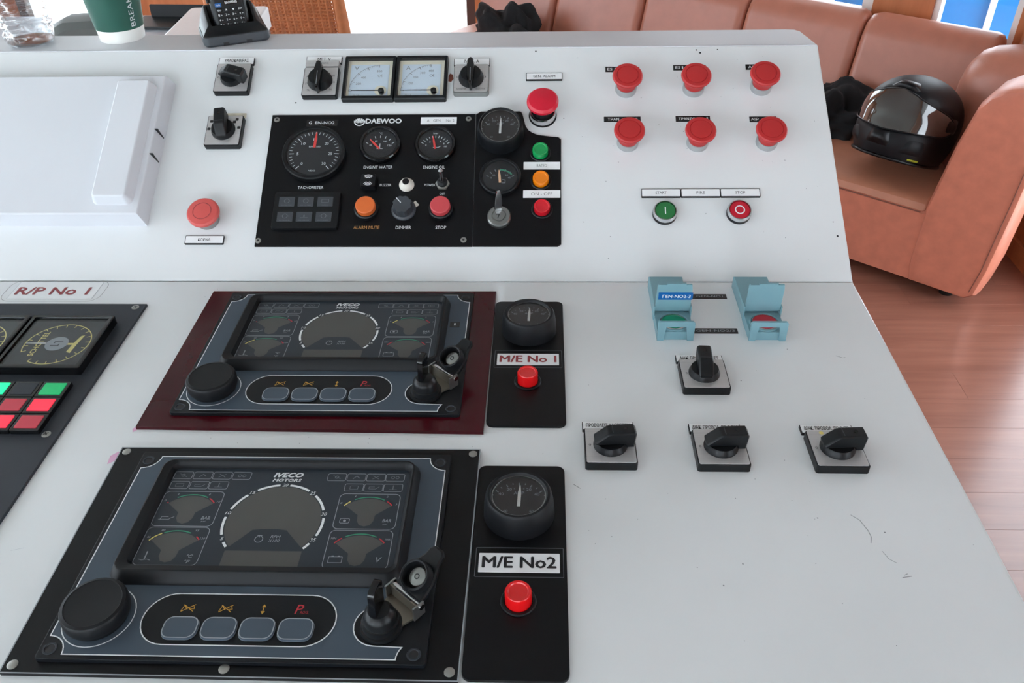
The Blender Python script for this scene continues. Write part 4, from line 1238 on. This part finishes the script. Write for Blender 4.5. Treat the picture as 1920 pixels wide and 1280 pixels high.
# ------------------------------------------------------------------ guarded push buttons
def guarded(x, m_, label):
    t = thing('guarded_push_button', label, 'button', 'L', x, -123, 0, 0, 'push buttons under teal hinged guards')
    MB().slab([(-20, 3), (20, 3), (20, 42), (-20, 42)], 0, 10.5, 0.6).build('button_housing', 'teal', t)
    MB().frame([(circ(0, 21, 17.2, 36), 10), (circ(0, 21, 17.0, 36), 12.2), (circ(0, 21, 15.4, 36), 12.2), (circ(0, 21, 15.0, 36), 10)]).build('guard_ring', 'teal', t)
    MB().frame([(circ(0, 21, 15.0, 36), 10), (circ(0, 21, 14.7, 36), 11.6), (circ(0, 21, 13.6, 36), 12.2), (circ(0, 21, 13.4, 36), 10)]).build('chrome_bezel', 'chrome', t)
    MB().lathe([(13.5, 10), (13.4, 11.4), (0, 12.0)], 0, 21, 30).build('button_face', m_, t)
    gate = [(-20, 0), (-13, 0), (-11, 18.5), (11, 18.5), (13, 0), (20, 0), (20, 23), (18, 25), (-18, 25), (-20, 23)]
    mb = MB().slab(gate, 0, 3.2, 0.3)
    mb.v = [(x_, 0.0008 - z_ + 0.0032, y_) for x_, y_, z_ in mb.v]
    mb.build('front_gate', 'teal', t)
    fl_ = [(-19.5, 0), (19.5, 0), (19.5, 30), (18.5, 36), (12, 36), (12, 37.5), (-9, 37.5), (-9, 36), (-18.5, 36), (-19.5, 34)]
    mb = MB().slab(fl_, 0, 2.6, 0.4)
    FM = Matrix.Translation((0, 0.0405, 0.0150)) @ Matrix.Rotation(R(94), 4, 'X')
    mb.v = [tuple(FM @ Vector(p)) for p in mb.v]
    mb.build('hinged_flap', 'teal', t)
    for s_ in (-1, 1):
        MB().slab(rrect(s_ * 20.4, 40, 1.6, 9, 0.4, 1), 4, 22, 0.4).build('hinge_lug', 'teal', t)
    MB().loft([[(x_, y_, z_) for x_, y_ in q] for q, z_ in (([(-19.5, 43), (21, 43), (21, 110), (-19.5, 110)], 0), ([(-19.5, 43), (20.5, 43), (20.5, 110), (-19.5, 110)], 14), ([(-18.5, 44), (19.5, 44), (19.5, 109), (-18.5, 109)], 15))]).build('rear_block', 'teal', t)
    return t
g1 = guarded(183.8, 'teal_button', 'teal hinged guard with blue tape over a green push button')
bt = MB().slab(rrect(1.5, 21, 38, 10, 0.3, 1), 0, 0.5)
FMt = Matrix.Translation((0, 0.0405, 0.0150)) @ Matrix.Rotation(R(94), 4, 'X') @ Matrix.Translation((0, 0, 0.00265))
bt.v = [tuple(FMt @ Vector(p)) for p in bt.v]
bt_o = bt.build('blue_tape', 'tape_blue', g1)
bt_o['label'] = 'blue embossed tape reading GEN-NO2-3'
mb = MB().text('ΓEN-NO2-3', 2.5, 21, 31, 4.2, 0.65, bold=0.02)
mb.v = [tuple(FMt @ Vector(p)) for p in mb.v]
mb.build('lettering', 'print_white', bt_o, 0)
guarded(284.3, 'red_button', 'teal hinged guard without tape over a red push button')
tape('L', 214, 255, -39, -29.2, [('GEN-NO1', 235, 31)], 'black tape reading GEN-NO1 between the upper ends of the teal guards', tm='print_soft')
tape('L', 206, 255.6, -108.4, -98.8, [('GEN-NO2/3', 231, 43)], 'black tape reading GEN-NO2/3 between the lower ends of the teal guards', tm='print_soft')

# rotary switches of the flat top
cam_switch('L', 204.5, -190.0, 'rotary switch with a lever pointing away, directly below the teal guards', 'ΔΙΑΚ. ΠΡΟΒΟΛ. ΠΟΣΤ', 88, marks=[('0', -18, 0, 2.0, 3)], lab_off=(0.0, 32.0), tw=41)
cam_switch('L', 101.3, -297.8, 'rotary switch with a lever pointing right, leftmost of the lower row of three', 'ΠΡΟΒΟΛΕΙΣ ΚΑΘΡΕΠΤΗ', 4, marks=[('0', -19, 0, 2.0, 3)], lab_off=(-0.2, 32.5), tw=42)
cam_switch('L', 203.7, -298.6, 'rotary switch with a lever pointing right, middle of the lower row of three', 'ΔΙΑΚ. ΠΡΟΒΟΛ. ΠΡ.Ο.ΠΜ', 3, marks=[('0', -19, 0, 2.0, 3)], lab_off=(0, 31.5), tw=43)
sd = cam_switch('L', 310.3, -299.4, 'rotary switch with a yellow dot by its lever, rightmost of the lower row of three', 'ΔΙΑΚ. ΠΡΟΒΟΛ. ΠΡ.Ο.ΠΡ', 3, marks=[('0', -19, 0, 2.0, 3)], lab_off=(-0.2, 32.0), tw=43)
MB().ring(-9.5, 20.0, 0, 2.2, 9.2, 0, 360, 12).build('yellow_dot', 'print_yellow', sd, 0)

# ------------------------------------------------------------------ things on the ledge
ZL = (zl + 0.2) / 1000
# water bottle
bt = thing('water_bottle', 'clear ribbed plastic water bottle standing at the left end of the ledge', 'bottle', None, -0.703, 0.345, ZL)
prof = [(0.0, 3.0), (14, 2.0), (24, 0.3), (30, 2.0), (32.6, 7), (32.8, 15)]
z = 15
k = 0
while z < 150:
    prof += [(32.8, z + 2), (29.8, z + 5), (29.4, z + 7), (32.6, z + 10), (33.2, z + 12)]
    z += 12
prof += [(32, 162), (24, 185), (13.5, 200), (13.5, 218)]
mb = MB()
n = 40
loops = []
for r, zz in prof:
    rr = max(r, 0.01)
    loops.append([((rr + (2.4 * math.sin(8 * 2 * math.pi * q / n + zz * 0.12) if 14 < zz < 160 else (1.2 * math.cos(5 * 2 * math.pi * q / n) if zz < 10 and rr > 5 else 0))) * math.cos(2 * math.pi * q / n),
                   (rr + (2.4 * math.sin(8 * 2 * math.pi * q / n + zz * 0.12) if 14 < zz < 160 else 0)) * math.sin(2 * math.pi * q / n), zz) for q in range(n)])
mb.loft(loops, False, False).build('bottle_body', 'bottle_plastic', bt, 1.2)
MB().lathe([(31.4, 4), (31.4, 5), (0, 5)], 0, 0, 30).build('water_base', 'bottle_plastic', bt)
MB().lathe([(15, 206), (15, 220), (14, 221), (0, 221)], 0, 0, 30).build('cap', 'cup_white', bt)
# paper cup
cp = thing('paper_cup', 'dark green takeaway cup with a white foot and white lettering beside the bottle', 'cup', None, -0.5775, 0.3655, ZL)
def cr(zz):
    return 31.0 + zz * 0.115
MB().lathe([(29.5, 2.0), (30.6, 0.0), (31.0, 0.6), (cr(17), 17)], 0, 0, 48).build('foot', 'cup_white', cp)
MB().lathe([(cr(17), 17), (cr(17) + 0.5, 17.2), (cr(112) + 0.5, 112), (cr(112), 112.2)], 0, 0, 48).build('sleeve', 'cup_green', cp)
MB().lathe([(cr(112), 112), (cr(120) + 2, 114), (cr(120) + 2, 120), (40, 124), (38, 123), (0, 123)], 0, 0, 48).build('lid', 'cup_white', cp)
def cup_wrap(px, py, pz):
    a = R(-90) + px / 34.0
    zz = py
    r = cr(zz) + 0.75
    return (r * math.cos(a), r * math.sin(a), zz)
MB().text('BREAK/', 35.0, 44, 46, 7.4, 0, rot=90, bold=0.0, fn=cup_wrap).build('lettering', 'print_white', cp, 0)
# radio in its charger
RZ = 24.0
chg = thing('desk_charger', 'black drop-in desk charger with a two-way radio standing in it', 'charger', None, -0.4105, 0.3620, ZL, RZ)
b0 = rrect(0, 0, 92, 74, 9, 5)
b1 = rrect(0, 1, 88, 70, 9, 5)
MB().loft([[(x, y, z_) for x, y in q] for q, z_ in ((inset(b0, 2.5), 0), (b0, 3), (b0, 12), (inset(b0, 1.0), 13.5))]).build('base_band', 'switch_grey', chg)
tp = rrect(0, 6, 68, 48, 6, 5)
MB().loft([[(x, y, z_ + (0 if z_ < 20 else ((0.42 if z_ < 30 else 0.84) * (y - 6) if y < 6 else 0.1 * (y - 6)))) for x, y in q] for q, z_ in ((inset(b0, 1.2), 13), (rrect(0, 3, 80, 60, 8, 5), 28), (tp, 39), (inset(tp, 1.5), 40), (inset(tp, 4), 39.6), (inset(tp, 5), 18))]).build('charger_body', 'black_plastic', chg)
for sx in (-16, 16):
    MB().box(sx - 4, sx + 4, -37.2, -35, 1, 5.5).build('rubber_foot', 'print_black', chg)
rd = thing('two_way_radio', 'black handheld two-way radio with a keypad standing in the desk charger', 'radio', None, -0.4105, 0.3620, ZL, RZ)
RM = Matrix.Translation((0, -0.001, 0.0095)) @ Matrix.Rotation(R(-10), 4, 'X')
def rput(mbx, name, m_, par=None, sm=0.6):
    mbx.v = [tuple(RM @ Vector(p)) for p in mbx.v]
    return mbx.build(name, m_, par or rd, sm)
rb = rput(MB().loft([[(x, y, z_) for x, y in q] for q, z_ in ((rrect(0, 4, 46, 28, 6, 4), 0), (rrect(0, 4, 49, 32, 7, 4), 14), (rrect(0, 4, 49, 32, 7, 4), 84), (rrect(0, 5, 50, 28, 6, 4), 92))]), 'radio_body', 'black_plastic')
YF = -12.2
def front(mbx):           # drawn in (x, height, out of the front)
    mbx.v = [(x, YF / 1000 - z_, y) for x, y, z_ in mbx.v]
    return mbx
rput(front(MB().slab(rrect(0, 60, 40, 28, 2, 2), 0, 0.8, 0.2)), 'display_window', 'black_gloss')
rput(front(MB().slab(rrect(-14.5, 37, 8.6, 5.6, 1.2, 2), 0, 1.6, 0.4)), 'blue_key', 'tape_blue')
rput(front(MB().slab(rrect(3.5, 39.5, 20, 5.4, 1.0, 2), 0, 0.7, 0.2)), 'name_field', 'black_gloss')
rput(front(MB().text('BAOFENG', 3.5, 39.5, 16.5, 3.4, 0.85, bold=0.03)), 'maker_lettering', 'print_white', None, 0)
rput(front(MB().text('A/B', -14.5, 37, 5, 2.2, 1.75, bold=0.02)), 'key_lettering', 'print_white', None, 0)
keys = [['MENU', '▲', '▼', 'EXIT'], ['1', '2', '3', '*'], ['4', '5', '6', '0'], ['7', '8', '9', '#']]
for i in range(4):
    for j in range(4):
        kx, kz = -14.6 + j * 9.7, 30.0 - i * 6.4
        kk = rput(front(MB().slab(rrect(kx, kz, 8.6, 5.0, 1.9, 3), 0, 1.4, 0.4)), 'keypad_key', 'black_soft')
        s = keys[i][j]
        if s in '▲▼':
            d = 1 if s == '▲' else -1
            mb = MB().flat([(kx - 1.6, kz - d), (kx + 1.6, kz - d), (kx, kz + 1.6 * d)][::d], 1.75)
        else:
            mb = MB().text(s, kx - (0 if len(s) > 1 else 1.4), kz, {4: 5.6}.get(len(s), 1.7), 2.2 if len(s) > 1 else 2.8, 1.6, bold=0.01)
            if len(s) == 1:
                mb.text('ab', kx + 1.9, kz, 2.2, 1.4, 1.6)
        rput(front(mb), 'lettering', 'print_white', kk, 0)
rput(MB().tube([(-16, 6, 90), (-16, 6, 190)], [5.5, 3.5], 14), 'antenna', 'black_soft')
rput(MB().lathe([(6, 90), (6, 102), (5, 103), (0, 103)], 14, 6, 20), 'volume_knob', 'black_plastic')
rput(MB().slab(rrect(-26, 4, 5, 16, 1.5, 2), 40, 66, 1), 'talk_key', 'black_soft')

# ------------------------------------------------------------------ sofa
sofa = thing('long_sofa', 'long terracotta leather sofa with five back cushions and a high curved arm', 'sofa', None, SA.x, SA.y, 0, math.degrees(math.atan2(SD.y, SD.x)))
def extrude(profile, stops, axis='s', tw=None):
    """profile: ccw (u, z) points; stops: (position, inset) along the other axis"""
    loops = []
    for pos, ins in stops:
        q = inset(profile, ins)
        if axis == 's':
            loops.append([(pos, u, z_) for u, z_ in q])
        else:
            loops.append([(u, pos, z_) for u, z_ in q])
    return MB(1).loft(loops)
def ends(a, b, r):
    return [(a, r), (a + r * 0.12, r * 0.55), (a + r * 0.4, r * 0.22), (a + r, 0), (b - r, 0), (b - r * 0.4, r * 0.22), (b - r * 0.12, r * 0.55), (b, r)]
base_p = [(0.0, 0.045), (0.06, 0.035), (0.66, 0.035), (0.66, 0.300), (0.010, 0.300), (0.0, 0.292)]
extrude(base_p, ends(-2.78, -0.16, 0.012)).build('seat_base', 'leather', sofa)
seat_p = [(0.004, 0.300), (0.62, 0.300), (0.60, 0.348), (0.10, 0.345), (0.035, 0.336), (0.010, 0.322)]
for k in range(5):
    a = -0.225 - 0.507 * (k + 1)
    extrude(seat_p, ends(a + 0.001, a + 0.506, 0.012)).build('seat_cushion', 'leather_seat', sofa)
    bp = [(0.47, 0.335), (0.50, 0.330), (0.68, 0.330), (0.73, 0.60), (0.725, 0.665), (0.69, 0.705), (0.64, 0.712), (0.595, 0.690), (0.565, 0.640), (0.50, 0.42)]
    s0 = -0.285 - 0.489 * (k + 1)
    extrude(bp, ends(s0 + 0.001, s0 + 0.488, 0.035)).build('back_cushion', 'leather_back', sofa)
corner_p = [(0.25, 0.335), (0.54, 0.330), (0.555, 0.60), (0.55, 0.68), (0.52, 0.725), (0.45, 0.742), (0.37, 0.725), (0.30, 0.66), (0.25, 0.45)]
extrude(corner_p, [(-0.335, 0.10), (-0.325, 0.07), (-0.30, 0.035), (-0.26, 0.012), (-0.21, 0), (-0.12, 0), (-0.09, 0.01), (-0.07, 0.04)]).build('corner_cushion', 'leather_back', sofa)
arm_p = [(-0.03, 0.035), (0.005, 0.06), (0.02, 0.16), (0.035, 0.40), (0.045, 0.60), (0.05, 0.70), (0.03, 0.755), (-0.03, 0.768), (-0.098, 0.748), (-0.145, 0.716), (-0.172, 0.675), (-0.20, 0.547), (-0.232, 0.315), (-0.235, 0.10), (-0.22, 0.035)]
extrude(arm_p, [(-0.008, 0.030), (-0.004, 0.012), (0.008, 0.004), (0.05, 0), (0.16, 0), (0.24, 0.015), (0.29, 0.05)], 'b').build('arm', 'leather', sofa)
mb = MB(1)
sm = inset(arm_p, 0.026)
sm_pts = [(u, -0.0092, z_) for u, z_ in sm[1:6]]
mb.tube(sm_pts, 0.0016, 6).build('arm_seam', 'seam', sofa)
MB(1).tube([(-2.7, 0.0, 0.296), (-0.24, 0.0, 0.296)], 0.0018, 6).build('seat_seam', 'seam', sofa)
for s_ in (-0.10, -1.4, -2.6):
    MB(1).lathe([(0.022, 0.0), (0.026, 0.03), (0.026, 0.046)], s_, 0.07, 20).build('foot', 'foot_black', sofa)

# motorcycle helmet on the seat
hx, hy = sofa_xy(-0.400, 0.120)
hel = thing('motorcycle_helmet', 'matt black full-face motorcycle helmet with a clear dark visor on the sofa seat', 'helmet', None, hx, hy, 0.347, 222)
def hsurf(th, z_, off=0.0):
    """th: azimuth, 0 is the front of the helmet; z_ height 0 .. 0.265 m"""
    zc_, top = 0.120, 0.268
    if z_ > zc_:
        k_ = math.sqrt(max(0.0, 1 - ((z_ - zc_) / (top - zc_)) ** 2.25))
    else:
        k_ = 1.0 - 0.16 * ((zc_ - z_) / zc_) ** 2.2
    c, s = math.cos(th), math.sin(th)
    af = 0.160 if c > 0 else 0.165
    if c > 0 and z_ < 0.12:
        af += 0.020 * c * min(1, (0.12 - z_) / 0.08)
    x = af * k_ * (abs(c) ** 0.9) * (1 if c >= 0 else -1)
    y = 0.126 * k_ * (abs(s) ** 0.9) * (1 if s >= 0 else -1)
    if z_ > zc_:
        x -= 0.012 * ((z_ - zc_) / (top - zc_))
    v = Vector((x, y, 0))
    if v.length > 1e-6:
        v += v.normalized() * off
    return (v.x, v.y, z_ + (off * 0.6 if z_ > 0.2 else 0))
NT = 72
zs_ = [0.0, 0.004, 0.012, 0.03, 0.045, 0.06, 0.075, 0.09, 0.105, 0.12, 0.135, 0.15, 0.165, 0.18, 0.195, 0.21, 0.222, 0.234, 0.244, 0.252, 0.259, 0.264, 0.2675]
def in_visor(th, z_):
    a = abs((th + math.pi) % (2 * math.pi) - math.pi)
    lo = 0.090 + 0.020 * (a / 1.4)
    hi = 0.212 - 0.052 * (a / 1.4)
    return a < 1.42 and lo < z_ < hi
mb = MB(1)
loops = []
for z_ in zs_:
    loops.append([hsurf(2 * math.pi * k / NT, z_, -0.010 if in_visor(2 * math.pi * k / NT, z_) else (-0.012 if z_ == 0 else 0.0)) for k in range(NT)])
mb.loft(loops).build('shell', 'helmet_black', hel, 0.9)
vb = MB(1)
rows = []
for i in range(15):
    row = []
    for j in range(41):
        th = -1.45 + 2.9 * j / 40
        a = abs(th)
        lo = 0.088 + 0.019 * (a / 1.4)
        hi = 0.214 - 0.053 * (a / 1.4)
        if a > 1.15:
            q = (a - 1.15) / 0.30
            mid = (lo + hi) / 2
            sq = math.sqrt(max(0.0, 1 - q * q)) * 0.75 + 0.25
            lo, hi = mid + (lo - mid) * sq, mid + (hi - mid) * sq
        row.append(hsurf(th, lo + (hi - lo) * i / 14, 0.0035))
    rows.append(row)
vb.loft(rows, False, False, closed=False).build('visor', 'visor', hel, 1.2)
for edge_i, r_ in ((0, 0.0022), (14, 0.0022)):
    MB(1).tube(rows[edge_i], r_, 6).build('visor_seal', 'helmet_trim', hel, 1.2)
MB(1).tube([hsurf(2 * math.pi * k / 60, 0.006, 0.001) for k in range(61)], 0.0055, 8).build('neck_trim', 'helmet_trim', hel, 1.2)
def hpatch(t0, t1, z0, z1, off, name, m_, n=10, taper=0.4):
    rws = []
    for i in range(6):
        f_ = i / 5
        rw = []
        for j in range(n + 1):
            g_ = j / n
            e_ = min(1.0, 4 * min(f_, 1 - f_)) * min(1.0, 4 * min(g_, 1 - g_))
            tt_ = t0 + (t1 - t0) * g_
            mid = (t0 + t1) / 2
            tt_ = mid + (tt_ - mid) * (1 - taper * f_)
            rw.append(hsurf(tt_, z0 + (z1 - z0) * f_, off * e_ - 0.001))
        rws.append(rw)
    MB(1).loft(rws, False, False, closed=False).build(name, m_, hel, 1.0)
hpatch(-0.26, 0.26, 0.040, 0.088, 0.012, 'chin_vent', 'helmet_trim')
hpatch(0.45, 1.05, 0.030, 0.078, 0.007, 'side_vent', 'helmet_black')
hpatch(-1.05, -0.45, 0.030, 0.078, 0.007, 'side_vent', 'helmet_black')
hpatch(-0.42, 0.42, 0.214, 0.240, 0.012, 'brow_vent', 'helmet_trim')
hpatch(1.15, 1.60, 0.115, 0.165, 0.008, 'visor_hinge', 'helmet_trim', taper=0.1)
hpatch(-1.60, -1.15, 0.115, 0.165, 0.008, 'visor_hinge', 'helmet_trim', taper=0.1)
hpatch(0.72, 1.02, 0.013, 0.020, 0.0045, 'yellow_tag', 'tag_yellow', taper=0)

HR = Matrix.Rotation(R(224), 4, 'Z') @ Matrix.Rotation(R(-20), 4, 'Y') @ Matrix.Diagonal((1.22, 1.20, 1.04, 1))
shell_o = [o for o in hel.children if o.name.startswith('shell')][0]
zmin = min((HR @ v.co).z for v in shell_o.data.vertices)
hel.matrix_world = Matrix.Translation((hx, hy, 0.346 - zmin)) @ HR
# crumpled black cloth: one heap on the seat, one on the far end of the sofa back
def cloth(name, label, x, y, z, sx, sy, sz, seed, cat, rot=0.0):
    t = thing(name, label, cat, None, x, y, z, rot)
    mb = MB(1)
    loops = []
    nu, nv = 48, 18
    for i in range(nv + 1):
        ph = math.pi * (i / nv) * 0.5
        lp = []
        for j in range(nu):
            th = 2 * math.pi * j / nu
            d = Vector((math.cos(th) * math.sin(ph + 0.02), math.sin(th) * math.sin(ph + 0.02), math.cos(ph)))
            f_ = 1 + 0.55 * noise.noise(d * 1.7 + Vector((seed, 0, 0))) + 0.26 * noise.noise(d * 4.2 + Vector((0, seed, 0))) + 0.10 * abs(noise.noise(d * 11 + Vector((0, 0, seed))))
            lp.append((d.x * sx * f_, d.y * sy * f_, max(0.0, d.z * sz * f_)))
        loops.append(lp)
    mb.loft(loops[::-1]).build('crumpled_cloth', 'cloth_black', t, 1.4)
    return t
cx_, cy_ = sofa_xy(-0.76, 0.38)
cloth('cloth_bag', 'black soft cloth bag lying on the sofa seat behind the helmet', cx_, cy_, 0.347, 0.20, 0.14, 0.14, 3.0, 'bag', -30)
cx_, cy_ = sofa_xy(-2.31, 0.30)
cloth('cloth_garment', 'crumpled black garment on the far left end of the sofa seat', cx_, cy_, 0.347, 0.24, 0.13, 0.17, 8.4, 'garment', -40)

# ------------------------------------------------------------------ beyond the console at the left
ch = thing('rattan_chair', 'brown cane-backed wooden chair standing behind the console', 'chair', None, -0.985, 2.52, 0, -4)
W2 = 0.26
for sx in (-1, 1):
    MB(1).tube([(sx * W2, 0.0, 0.0), (sx * W2, -0.02, 0.45), (sx * (W2 - 0.004), -0.05, 0.70), (sx * (W2 - 0.01), -0.10, 1.02)], [0.018, 0.022, 0.024, 0.02], 12).build('back_post', 'rattan', ch)
    MB(1).tube([(sx * W2, 0.46, 0.0), (sx * W2, 0.46, 0.44)], [0.016, 0.022], 12).build('leg', 'rattan', ch)
MB(1).tube([(-W2, -0.10, 1.01), (0, -0.115, 1.035), (W2, -0.10, 1.01)], 0.022, 12).build('top_rail', 'rattan', ch)
MB(1).tube([(-W2, -0.03, 0.56), (W2, -0.03, 0.56)], 0.016, 10).build('lower_rail', 'rattan', ch)
MB(1).slab(rrect(0, 0.22, 0.54, 0.50, 0.04, 4), 0.43, 0.47, 0.012).build('seat', 'rattan', ch)
mb = MB(1)
n = 34
def cane(u, w):       # u across, w up the back
    return (u, -0.035 - 0.075 * w, 0.57 + 0.45 * w)
for k in range(n + 1):
    u = -0.235 + 0.47 * k / n
    o_ = 0.0014 if k % 2 else -0.0014
    mb.tube([(cane(u, 0)[0], cane(u, 0)[1] + o_, cane(u, 0)[2]), (cane(u, 1)[0], cane(u, 1)[1] + o_, cane(u, 1)[2])], 0.0057, 4)
for k in range(n + 1):
    w = k / n
    p, q = cane(-0.24, w), cane(0.24, w)
    mb.tube([p, q], 0.0057, 4)
mb.build('woven_cane', 'rattan', ch, 0, kind='stuff')

dk_ = thing('chart_desk', 'grey topped desk with a dark wooden front behind the console', 'desk', None, -1.52, 1.42, 0)
MB(1).slab(rrect(0, 0, 1.26, 0.56, 0.01, 2), 0.925, 0.95, 0.004).build('desk_top', 'desk_grey', dk_)
MB(1).box(-0.60, 0.60, -0.25, 0.25, 0.06, 0.925).build('desk_body', 'wood_dark', dk_)
MB(1).box(-0.58, 0.58, -0.22, 0.22, 0.0, 0.06).build('plinth', 'foot_black', dk_)
for k in range(3):
    x_ = -0.40 + 0.40 * k
    d_ = MB(1).slab(rrect(x_, 0, 0.37, 0.015, 0.002, 1), 0.12, 0.88).build('drawer_front', 'wood_dark', dk_)
    d_.location = (0, -0.256, 0)
wb = thing('white_cabinet', 'glossy white topped cabinet with sides coloured dark for shade beside the grey desk', 'cabinet', None, -0.778, 1.27, 0, 3)
MB(1).slab(rrect(0, 0, 0.205, 0.28, 0.012, 3), 1.0, 1.05, 0.006).build('cabinet_top', 'paper_box', wb)
MB(1).slab(rrect(0.0, 0.0, 0.196, 0.27, 0.01, 3), 0.05, 1.0).build('cabinet_body', 'frame_dark', wb)  # shade on the side is put into the body as a dark colour
MB(1).box(-0.09, 0.09, -0.12, 0.12, 0.0, 0.05).build('plinth', 'foot_black', wb)
tr = thing('document_tray', 'black open tray with an upright back on the grey desk', 'tray', None, -1.045, 1.605, 0.9502, -4)
MB(1).slab(rrect(0, 0, 0.19, 0.11, 0.006, 3), 0, 0.008, 0.002).build('tray_base', 'black_plastic', tr)
bp_ = MB(1).slab(rrect(0.012, 0.0, 0.165, 0.034, 0.003, 2), 0, 0.005, 0.001)
bp_.v = [(x_, 0.052 - z_ + 0.1 * y_, y_ + 0.0235) for x_, y_, z_ in bp_.v]
bp_.build('upright_back', 'black_soft', tr)
hc_ = thing('helm_chair', 'dark grey padded helm chair back seen just over the ledge', 'chair', None, -0.985, 1.02, 0, 188)
hb = [(-0.075, 0.70), (0.11, 0.70), (0.115, 1.075), (0.065, 1.120), (0.03, 1.136), (-0.055, 1.138), (-0.075, 1.12)]
mb = MB(1).loft([[(x_, y_, z_) for x_, z_ in inset(hb, d_)] for y_, d_ in ((-0.05, 0.018), (-0.04, 0.004), (0.0, 0.0), (0.03, 0.004), (0.04, 0.018))])
mb.build('backrest', 'seat_grey', hc_)
MB(1).slab(rrect(0, 0.24, 0.42, 0.42, 0.06, 4), 0.58, 0.68, 0.03).build('seat', 'seat_grey', hc_)
MB(1).lathe([(0.20, 0.0), (0.20, 0.02), (0.05, 0.05), (0.04, 0.58)], 0, 0.24, 28).build('pedestal', 'zinc', hc_)
MB(1).tube([(0, 0.44, 0.60), (0, 0.0, 0.60), (0, -0.02, 0.75)], 0.02, 8).build('back_bracket', 'zinc', hc_)
